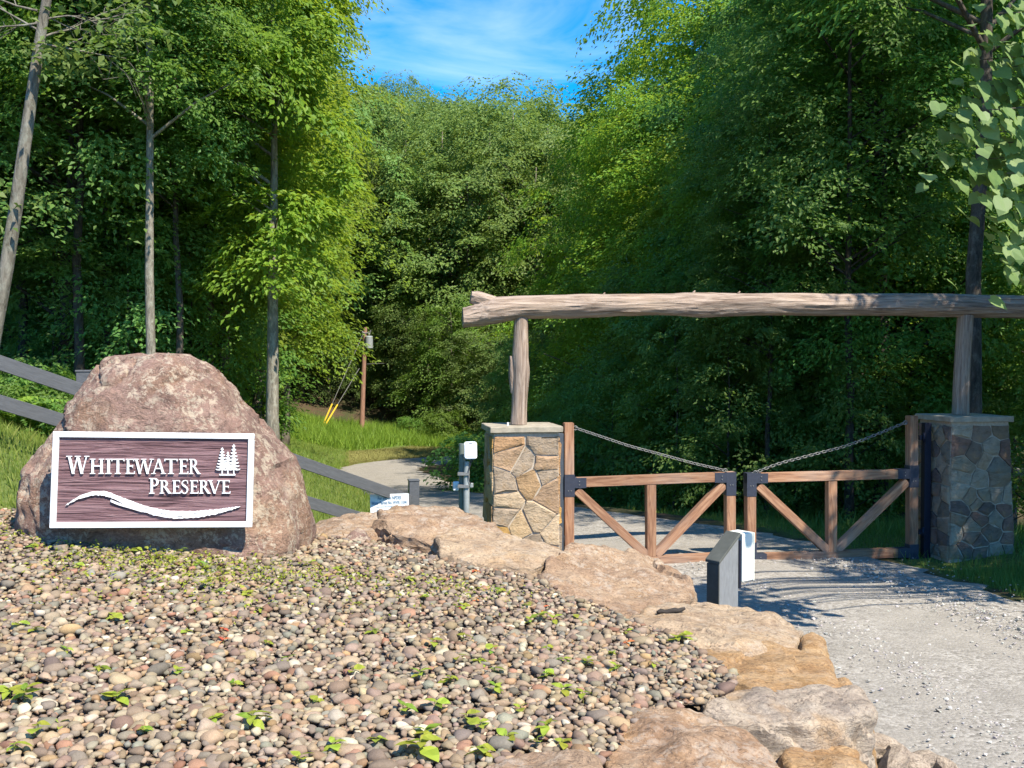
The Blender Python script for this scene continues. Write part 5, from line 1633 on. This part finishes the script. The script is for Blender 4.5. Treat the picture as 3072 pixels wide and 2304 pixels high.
T6 = .14
def gate_leaf(side):
    if side == 'L':
        root = thing('gate_leaf', on_gate(1705, 1700), 'brown timber gate leaf hinged at the sunlit pillar', 'gate', 'timber gate leaves')
        hp = ((1706, 1706), (1705, 1268)); top = ((1722, 1447), (2172, 1430)); bot = ((1722, 1693), (2174, 1671)); latch = ((2189, 1702), (2189, 1415))
        mid = ((1952, 1668), (1951, 1452)); br = (((1728, 1470), (1938, 1664)), ((2170, 1452), (1966, 1664)))
        brackets = (((1706, 1448), 1, 54, 54, 1), ((2189, 1431), -1, 54, 54, 0), ((1706, 1693), 1, 54, 0, 1), ((2189, 1671), -1, 54, 0, 1))
        chain = [(1726, 1284), (1816, 1314), (1882, 1336), (1948, 1354), (2015, 1372), (2081, 1390), (2147, 1405), (2176, 1412)]
    else:
        root = thing('gate_leaf', on_gate(2735, 1680), 'brown timber gate leaf hinged at the shaded pillar', 'gate', 'timber gate leaves')
        hp = ((2735, 1688), (2735, 1247)); top = ((2720, 1421), (2266, 1433)); bot = ((2720, 1656), (2266, 1674)); latch = ((2250, 1690), (2250, 1420))
        mid = ((2493, 1654), (2493, 1442)); br = (((2272, 1456), (2480, 1650)), ((2718, 1443), (2507, 1650)))
        brackets = (((2735, 1420), -1, 54, 54, 1), ((2250, 1434), 1, 54, 54, 0), ((2735, 1656), -1, 54, 54, 1), ((2250, 1675), 1, 50, 50, 2))
        chain = [(2716, 1268), (2600, 1315), (2530, 1340), (2465, 1357), (2400, 1374), (2340, 1390), (2290, 1408), (2266, 1418)]
    g = on_gate
    beam_box('hinge_stile', g(*hp[0]), g(*hp[1]), T6, T6, root)
    beam_box('top_rail', g(*top[0]), g(*top[1]), T6 - .004, T6, root)
    beam_box('bottom_rail', g(*bot[0]), g(*bot[1]), T6 - .004, T6, root)
    beam_box('latch_stile', g(*latch[0]), g(*latch[1]), T6, T6, root)
    beam_box('middle_stile', g(*mid[0]), g(*mid[1]), T6 - .012, T6, root)
    for p, q in br: beam_box('brace', g(*p), g(*q), T6 - .02, T6 - .012, root)
    for (px, py), sg, hl, vl, mode in brackets:
        c = g(px, py); k = c.y / F
        M = frame_matrix(c, GD, z=Vector((0, 0, 1)))
        mb = MB(); e = T6 / 2 + .006; e2 = T6 / 2 + .004
        x0, x1 = sorted((-sg * e, sg * hl * k * .95))
        mb.box((x0, -e2, -e2), (x1, e2, e2), M)
        if mode == 1: mb.box((-e, -e, -vl * k * .75), (e, e, vl * k * .2 + e2), M)
        elif mode == 0: mb.box((-e, -e, -vl * k), (e, e, e + .004), M)
        else: mb.box((-e, -e, -e - .004), (e, e, vl * k), M)
        b = mb.build('corner_bracket', STEEL, root)
        for dx, dz in ((sg * hl * k * .55, .025), (sg * hl * k * .55, -.025), (-.02, -.11), (.02, -.11)):
            MB().tube([M @ Vector((dx, -e - .001, dz)), M @ Vector((dx, -e - .010, dz))], .008, 6).build('bolt', GALV, b)
    # chain
    P = [Vector(g(*q)) for q in chain]
    ch = None
    for p in (P[0], P[-1]):
        mb = MB()
        mb.tube([p - GD * .06, p - GD * .03] + [p + GD * (-.03 * math.cos(a)) + Vector((0, 0, .03 * math.sin(a))) for a in np.linspace(.1, 6.1, 13)], .0065, 6)
        if ch is None: ch = mb.build('chain', GALV, root, True)
        else: mb.build('eye_bolt', GALV, ch, True)
    C = catmull(P, 12); seg = np.r_[0, np.cumsum(np.linalg.norm(np.diff(C, axis=0), axis=1))]
    n = int(seg[-1] / .052)
    for i in range(n):
        s = (i + .5) / n * seg[-1]
        p = Vector([np.interp(s, seg, C[:, j]) for j in range(3)]); q = Vector([np.interp(min(s + .02, seg[-1]), seg, C[:, j]) for j in range(3)]); q0 = Vector([np.interp(max(s - .02, 0), seg, C[:, j]) for j in range(3)])
        M = frame_matrix(p, q - q0, y=GN) @ Matrix.Rotation((math.pi / 4 if i % 2 else -math.pi / 4), 4, 'X')
        o = bpy.data.objects.new('link', link_mesh()); o.matrix_basis = M; link(o, ch)
gate_leaf('L'); gate_leaf('R')

# steel hinge posts
def hinge_post(px, y0, y1, hw, mat, hinges, sg, label):
    b, t = on_gate(px, y1), on_gate(px, y0)
    root = thing('hinge_post', (b.x, b.y, 0), label, 'hinge post', 'steel gate hinge posts')
    M = Matrix.Translation((b.x, b.y, 0)) @ Matrix.Rotation(GROT, 4, 'Z')
    o = MB().box((-hw, -hw, -.1), (hw, hw, t.z), M).build('post', mat, root); bevel_mesh(o.data, .006, 1)
    for py in hinges:
        z = on_gate(px, py).z
        MB().box((min(0, sg * .13), -.03, z - .035), (max(0, sg * .13), .03, z + .035), M).build('hinge_plate', mat, root)
        MB().tube([M @ Vector((sg * .065, -.045, z - .075)), M @ Vector((sg * .065, -.045, z + .075))], .022, 10).build('hinge_barrel', mat, root, True)
hinge_post(1681, 1300, 1700, .045, STEEL_GREY, (1335, 1620), 1, 'grey steel post with hinges between the sunlit pillar and its gate leaf')
hinge_post(2775, 1268, 1730, .055, STEEL_NAVY, (1312, 1595), -1, 'dark navy steel post with hinges beside the shaded pillar')

# ------------------------------------------------------------------ fence
FD = (FP4 - FP2).normalized(); FN = Vector((FD.y, -FD.x, 0))
def on_fence(px, py, off=0.0): return on_plane(px, py, FP2 + FN * off, FN)
fence = thing('board_fence', (FP3.x, FP3.y, tz(FP3.x, FP3.y)), 'black painted board fence stepping down the grassy bank behind the boulder', 'fence')
def fence_post(P, ztop, w=.135):
    M = Matrix.Translation((P.x, P.y, 0)) @ Matrix.Rotation(math.radians(14), 4, 'Z')
    o = MB().box((-w / 2, -w / 2, tz(P.x, P.y) - .3), (w / 2, w / 2, ztop - .02), M).build('post', FENCE_BLACK, fence); bevel_mesh(o.data, .005, 1)
    c = MB().box((-w / 2 - .008, -w / 2 - .008, ztop - .02), (w / 2 + .008, w / 2 + .008, ztop), M).build('post_cap', FENCE_BLACK, o); bevel_mesh(c.data, .004, 1)
P2, P3, P4 = on_fence(252, 1110), on_fence(779, 1284), on_fence(1241, 1438)
P1 = P2 - FD * 2.2
fence_post(Vector((P1.x, P1.y, 0)), P2.z + .70)
for p in (P2, P3, P4): fence_post(Vector((p.x, p.y, 0)), p.z)
def rail(p, q, h=.142):
    M = frame_matrix(p, q - p, y=FN)
    L = (q - p).length
    o = MB().box((0, -.018, -h / 2), (L, .018, h / 2)).build('rail', FENCE_BLACK, fence, M=M); bevel_mesh(o.data, .004, 1)
for (xa, ya), (xb, yb) in (((-330, 976), (245, 1172)), ((-330, 1109), (245, 1280))):
    rail(on_fence(xa, ya, .075), on_fence(xb, yb, .075))
for (xa, ya), (xb, yb) in (((245, 1172), (779, 1345)), ((245, 1280), (779, 1464)), ((779, 1345), (1230, 1500)), ((779, 1464), (1230, 1598))):
    rail(on_fence(xa + 3, ya, .075), on_fence(xb, yb, .075))

# ------------------------------------------------------------------ small permit sign
def text_mesh(body, size):
    cu = bpy.data.curves.new('txt', 'FONT'); cu.body = body; cu.size = size; cu.align_x = 'CENTER'; cu.align_y = 'CENTER'; cu.extrude = .0008; cu.offset = size * .012
    o = bpy.data.objects.new('txt', cu); COL.objects.link(o)
    dg = bpy.context.evaluated_depsgraph_get(); me = bpy.data.meshes.new_from_object(o.evaluated_get(dg))
    bpy.data.objects.remove(o); bpy.data.curves.remove(cu)
    me.materials.clear(); me.materials.append(BLUE_INK)
    return me
def permit_sign():
    Y = 13.0
    a, b, c = at(1112, 1484, Y), at(1228, 1480, Y + .05), at(1112, 1572, Y)
    M = frame_matrix(c, b - a, y=Vector((0, 0, 1)))
    w, h = (b - a).length, (a - c).length
    g = tz((a.x + b.x) / 2, Y)
    root = thing('permit_sign', ((a.x + b.x) / 2, Y, g), 'small white permit notice with blue text behind the tan slab', 'sign')
    o = MB().box((0, 0, -.008), (w, h, 0), M).build('board', WHITE, root)
    for x in (w * .25, w * .75):
        MB().tube([M @ Vector((x, h - .03, -.016)), Vector(((M @ Vector((x, 0, -.016))).x, (M @ Vector((x, 0, -.016))).y, g - .15))], .006, 6).build('stake', GALV, root)
    for body, size, y, wd in (('For Info on NPDES', .060, .86, .60), ('Water Permit No. WVR111041', .060, .70, .92), ('Call: 800-654-5227', .066, .40, .68)):
        me = text_mesh(body, size)
        xs = [v.co.x for v in me.vertices]; k = wd * w / (max(xs) - min(xs))
        t = bpy.data.objects.new('text_line', me); t.matrix_basis = M @ Matrix.Translation((w / 2, h * y, .002)) @ Matrix.Diagonal((k, 1, 1, 1)); link(t, o)
    r = random.Random(1); mb = MB(); x = w * .14                       # the line too small to read
    while x < w * .86:
        l = r.uniform(.006, .016); mb.box((x, h * .555, .0005), (x + l, h * .555 + .010, .0015), M); x += l + .006
    mb.build('fine_print', BLUE_INK, o)
permit_sign()

# ------------------------------------------------------------------ conduit post with white dish
def conduit_post():
    Y = 13.35
    p = lambda px, py, dy=0: at(px, py, Y + dy)
    b = p(1388, 1560); g = tz(b.x, b.y)
    root = thing('conduit_post', (b.x, b.y, g), 'round green-grey post with a white antenna panel and conduit beside the sunlit pillar', 'utility post')
    t = p(1386, 1331); MB().tube([(t.x, t.y, g - .2), (t.x, t.y, t.z)], .044, 14).build('post', PIPE_GREEN, root, True, 40)
    q = p(1399, 1385, -.11); MB().tube([(q.x, q.y, g - .2), (q.x, q.y, q.z - .18), (q.x + .005, q.y, q.z - .08), (q.x + .01, q.y, q.z)], [.042, .042, .036, .033], 14).build('conduit', PIPE_GREY, root, True, 40)
    for py in (1418, 1455):
        s = p(1392, py); M = Matrix.Translation((s.x, s.y, s.z)); MB().box((-.075, -.17, -.018), (.075, .03, .018), M).build('strap', GALV, root)
    # rounded white panel
    c = p(1411, 1351, -.16); w, h, r0 = .085, .115, .035
    lp = []
    for cx, cz, a0 in ((w - r0, h - r0, 0), (-w + r0, h - r0, 90), (-w + r0, -h + r0, 180), (w - r0, -h + r0, 270)):
        for k in range(6):
            a = math.radians(a0 + 18 * k); lp.append((cx + r0 * math.cos(a), cz + r0 * math.sin(a)))
    M = frame_matrix(c, Vector((1, .15, 0)), y=Vector((0, .12, 1)))
    o = MB().poly(lp, 0, .03, M).poly([(x * .93, y * .93) for x, y in lp], .03, .040, M).poly([(x * .6, y * .6 - .012) for x, y in lp], .040, .046, M).build('antenna_panel', WHITE_PLASTIC, root)
    MB().box((-.022, h - .030, .0402), (.022, h - .022, .042), M).build('slot', STEEL, o)
    MB().box((-.03, -.05, -.1), (.03, .05, 0), M).build('mount_arm', GALV, root)
    x = p(1367, 1458); M2 = Matrix.Translation(x)
    o = MB().box((-.035, -.05, -.06), (.05, .05, .06), M2).build('junction_box', WHITE_PLASTIC, root); bevel_mesh(o.data, .01, 1)
    x = p(1412, 1456, -.1); o = MB().box((-.01, -.03, -.03), (.035, .03, .03), Matrix.Translation(x)).build('junction_box', PIPE_GREY, root); bevel_mesh(o.data, .008, 1)
    cb = [p(1414, 1376, -.17), p(1411, 1395, -.16), p(1405, 1415, -.16), p(1407, 1440, -.16), p(1412, 1452, -.14)]
    MB().tube([Vector(q) for q in catmull([tuple(v) for v in cb], 6)], .006, 6).build('cable', STEEL, root, True)
conduit_post()

# ------------------------------------------------------------------ keypad pedestal at the roadside
def pedestal():
    Y = 10.0
    a = at(2168, 1800, Y); g = tz(a.x, a.y)
    root = thing('keypad_pedestal', (a.x, a.y, g), 'dark grey slanted-top pedestal with a cream box at the road edge before the gate', 'pedestal')
    # profile in local x (depth, away to the road side), z up; the body is thin along local y
    zt0, zt1 = at(2140, 1680, Y).z - g, at(2196, 1612, Y).z - g
    M = Matrix.Translation((a.x, a.y, g)) @ Matrix.Rotation(math.radians(38), 4, 'Z')
    x0, x1, hy = -.14, .15, .075
    prof = [(x0, -.1), (x1, -.1), (x1, zt1), (x0, zt0)]
    def slab(lp, y0, y1):
        n = len(lp)
        v = [M @ Vector((x, y0, z)) for x, z in lp] + [M @ Vector((x, y1, z)) for x, z in lp]
        return MB().add(v, [tuple(range(n)), tuple(range(n, 2 * n))[::-1]] + [(i, i + n, (i + 1) % n + n, (i + 1) % n) for i in range(n)])
    o = slab(prof, -hy, hy).build('body', PED_GREY, root); bevel_mesh(o.data, .004, 1)
    MB().box((x0 - .012, -hy - .002, -.1), (x0 - .0005, hy + .002, zt0 - .02), M).build('edge_board', PED_EDGE, root)
    sl = (zt1 - zt0) / (x1 - x0); ex = .02
    roof = [(x0 - ex, zt0 - sl * ex + .002), (x1 + .012, zt1 + sl * .012 + .002), (x1 + .012, zt1 + sl * .012 + .034), (x0 - ex, zt0 - sl * ex + .034)]
    o = slab(roof, -hy - .018, hy + .018).build('roof_board', PED_EDGE, root); bevel_mesh(o.data, .004, 1)
    MB().box((x1 + .0005, -hy - .012, zt1 - .52), (x1 + .03, hy + .012, zt1 - .04), M).build('back_plate', STEEL_NAVY, root)
    o = MB().box((x1 + .031, -.10, zt1 - .46), (x1 + .20, .10, zt1 + .03), M).build('control_box', CREAM, root); bevel_mesh(o.data, .006, 1)
    MB().box((x1 + .201, -.105, zt1 - .465), (x1 + .214, .105, zt1 + .025), M).build('box_door', CREAM, root)
pedestal()

# ------------------------------------------------------------------ utility pole in the distance
def utility_pole():
    Y = 69.0
    b, t = at(1083, 1332, Y), at(1096, 982, Y)
    root = thing('utility_pole', b, 'reddish-brown wooden utility pole with transformer and yellow-guarded guy wires by the far bend', 'utility pole')
    MB().tube([b - Vector((0, 0, .6)), b.lerp(t, .5), t], [.19, .16, .13], 12).build('shaft', POLE_WOOD, root, True, 40)
    c = at(1107, 1026, Y - .15)
    o = MB().tube([c - Vector((0, 0, .42)), c + Vector((0, 0, .36)), c + Vector((0, 0, .42))], [.27, .27, .20], 16).build('transformer', PIPE_GREY, root, True, 40)
    MB().tube([c + Vector((0, 0, .42)), c + Vector((0, 0, .62))], [.06, .04], 8).build('bushing', GALV, o, True)
    for px, py, qx, qy in ((1096, 1000, 1112, 996), (1108, 1004, 1112, 990), (1086, 996, 1096, 1000)):
        MB().tube([at(px, py, Y - .1), at(qx, qy, Y - .1)], .05, 6).build('crossarm_bracket', GALV, root)
    for (px, py), (qx, qy), zz in (((1090, 1000), (963, 1290), 0), ((1078, 1105), (968, 1288), 0)):
        p, q = at(px, py, Y), at(qx, qy, Y - 2)
        q.z = max(q.z, tz(q.x, q.y))
        o = MB().tube([p, q], .022, 5).build('guy_wire', GALV, root)
        MB().tube([q.lerp(p, .0), q.lerp(p, .26 if py < 1050 else .40)], .055, 6).build('wire_guard', YELLOW, o)
    wq = [at(1100, 1092, Y), at(1150, 1090, Y + 8), at(1300, 1110, Y + 26)]
    MB().tube(wq, .02, 5, False).build('service_wire', GALV, root)
utility_pole()

# ------------------------------------------------------------------ seedlings among the pebbles
def leaf_mesh(name, mat, seed, w=.62):
    r = random.Random(seed)
    out = [(0, 0), (.18, .34), (.45, .5), (.75, .3), (1.0, 0), (.75, -.3), (.45, -.5), (.18, -.34)]
    V = [(x, y * w, -.25 * x * x + .12 * abs(y)) for x, y in out] + [(.3, 0, -.03), (.65, 0, -.11)]
    Fc = [(0, 8, 1), (1, 8, 2), (2, 8, 9), (2, 9, 3), (3, 9, 4), (4, 9, 5), (5, 9, 6), (6, 9, 8), (6, 8, 7), (7, 8, 0)]
    me = MB().add(V, Fc).mesh(name, mat, True)
    s = me.attributes.new('shade', 'FLOAT', 'FACE'); s.data.foreach_set('value', [r.uniform(.2, .9) for _ in Fc])
    return me
LM = [leaf_mesh('leaf', LEAF_SEED, 1), leaf_mesh('leaf', LEAF_SEED, 2, .8), leaf_mesh('leaf', GRASS_TALL, 3, .55)]
LMR = leaf_mesh('leaf', LEAF_RED, 4, .6)
STEMM = simple('green_stem', (.2, .2, .06), .7, 0, .2, 10, 0)
def seedling(px, py, size, n, seed, red=False):
    r = random.Random(seed)
    d = ray(px, py); t = 3.0
    for _ in range(60):
        p = Vector((0, 0, CAMZ)) + d * t
        if not (2 < p.y < 9.5): t += .08; continue
        z = float(mound(np.array([p.x]), np.array([p.y]))[0])
        if p.z < z + .02: break
        t += max(.02, (p.z - z) * .8)
    base = Vector((p.x, p.y, z))
    root = thing('red_leaf_plant' if red else 'seedling', base, 'tiny red-leaved seedling among the pebbles' if red else 'small yellow-green seedling sprouting between the pebbles', 'seedling',
                 'red seedlings in the pebble bed' if red else 'green seedlings in the pebble bed')
    size *= 1.3; h = size * r.uniform(.5, .9)
    MB().tube([base - Vector((0, 0, .02)), base + Vector((r.uniform(-.01, .01), 0, h))], .0025, 5).build('stem', STEMM, root)
    for k in range(n):
        a = k * 2.4 + r.uniform(-.4, .4); s = size * r.uniform(.6, 1.1)
        o = bpy.data.objects.new('leaf', LMR if red else LM[0 if r.random() < .5 else (1 if r.random() < .6 else 2)])
        o.matrix_basis = Matrix.Translation(base + Vector((0, 0, h * (1 - .5 * k / n)))) @ Matrix.Rotation(a, 4, 'Z') @ Matrix.Rotation(r.uniform(-.6, .25), 4, 'Y') @ Matrix.Rotation(r.uniform(-.4, .4), 4, 'X') @ Matrix.Scale(s, 4)
        link(o, root)
SEEDS = [(55, 1880, .06), (100, 1900, .05), (30, 2085, .075), (75, 2100, .06), (110, 2205, .06), (45, 2260, .05), (340, 1860, .05), (350, 2105, .07), (180, 2180, .045), (430, 2200, .05), (530, 2030, .045), (760, 2180, .075),
         (860, 1985, .045), (950, 2110, .055), (800, 1935, .045), (600, 1700, .05), (545, 1665, .06), (480, 1675, .06), (410, 1655, .05), (620, 1760, .05), (510, 1640, .045), (780, 1830, .05), (650, 1780, .045), (740, 1785, .05),
         (1390, 1925, .05), (1300, 1945, .06), (1370, 1980, .05), (1440, 1985, .055), (1475, 1965, .05), (1480, 2020, .05), (1260, 2030, .05), (1350, 2045, .06), (1640, 1950, .045), (1690, 1985, .04), (1590, 1870, .05), (1620, 1855, .05),
         (1660, 1865, .05), (1740, 1860, .045), (1580, 1820, .05), (1270, 1795, .05), (1560, 1700, .05), (1690, 2080, .055), (1640, 2035, .05), (1485, 2075, .045), (1400, 2160, .055), (1440, 2195, .055), (1275, 2205, .06), (1265, 2265, .085),
         (1610, 2240, .06), (1690, 2235, .05), (1640, 2195, .055), (1445, 2270, .06), (1210, 2140, .055), (1310, 2130, .05), (2030, 1920, .05), (2050, 1915, .05), (1880, 1900, .04), (1960, 2000, .045), (1850, 2010, .045), (1230, 1740, .04),
         (1310, 1740, .04), (230, 1700, .045), (100, 1640, .05), (1000, 2250, .05), (900, 2280, .055), (640, 2160, .05), (700, 2060, .05), (300, 2010, .045), (200, 1960, .045), (560, 1900, .045), (1080, 1820, .045), (1120, 1900, .045), (1060, 2020, .05),
         (1130, 2230, .055), (930, 1700, .05), (1010, 1710, .045), (960, 1740, .04), (1500, 1780, .04), (1390, 1830, .045), (1760, 1990, .04), (1560, 2130, .05), (1520, 2230, .055), (1750, 2090, .05), (1830, 1960, .04)]
for i, (px, py, s) in enumerate(SEEDS):
    seedling(px, py, s, 3 + i % 4, 100 + i)
for i, (px, py) in enumerate(((670, 1895), (668, 1930), (1430, 1805), (1425, 1712), (1630, 1825), (1370, 1835), (1880, 1935))):
    seedling(px, py, .04, 5, 300 + i, True)

def seedling_mass():
    rng = np.random.default_rng(9); P = []
    for px, py, s, n in ((500, 1690, .35, 500), (650, 1720, .35, 450), (250, 1720, .3, 250), (120, 1640, .3, 250), (950, 1690, .3, 300), (1340, 1700, .3, 200), (800, 1780, .5, 150), (400, 1780, .5, 200)):
        d = ray(px, py); Y = 7.0 - (py - 1690) * .008
        c = at(px, py, Y); P.append(np.c_[rng.normal(c.x, s, n), rng.normal(c.y, s * .6, n)])
    P = np.vstack(P); P = P[inside(MOUND_POLY, P[:, 0], P[:, 1])]; n = len(P)
    pos = np.c_[P, mound(P[:, 0], P[:, 1]) + rng.uniform(.015, .06, n)]
    me = leaves('weeds', pos, rng.normal(0, .5, (n, 3)) + np.array([0, 0, 1]), rng.normal(0, 1, (n, 3)), rng.uniform(.015, .04, n), rng.uniform(.01, .022, n), LEAF_SEED, rng)
    tag(link(bpy.data.objects.new('weeds', me)), 'fine yellow-green weeds creeping over the pebbles below the boulder', 'weeds', kind='stuff')
seedling_mass()
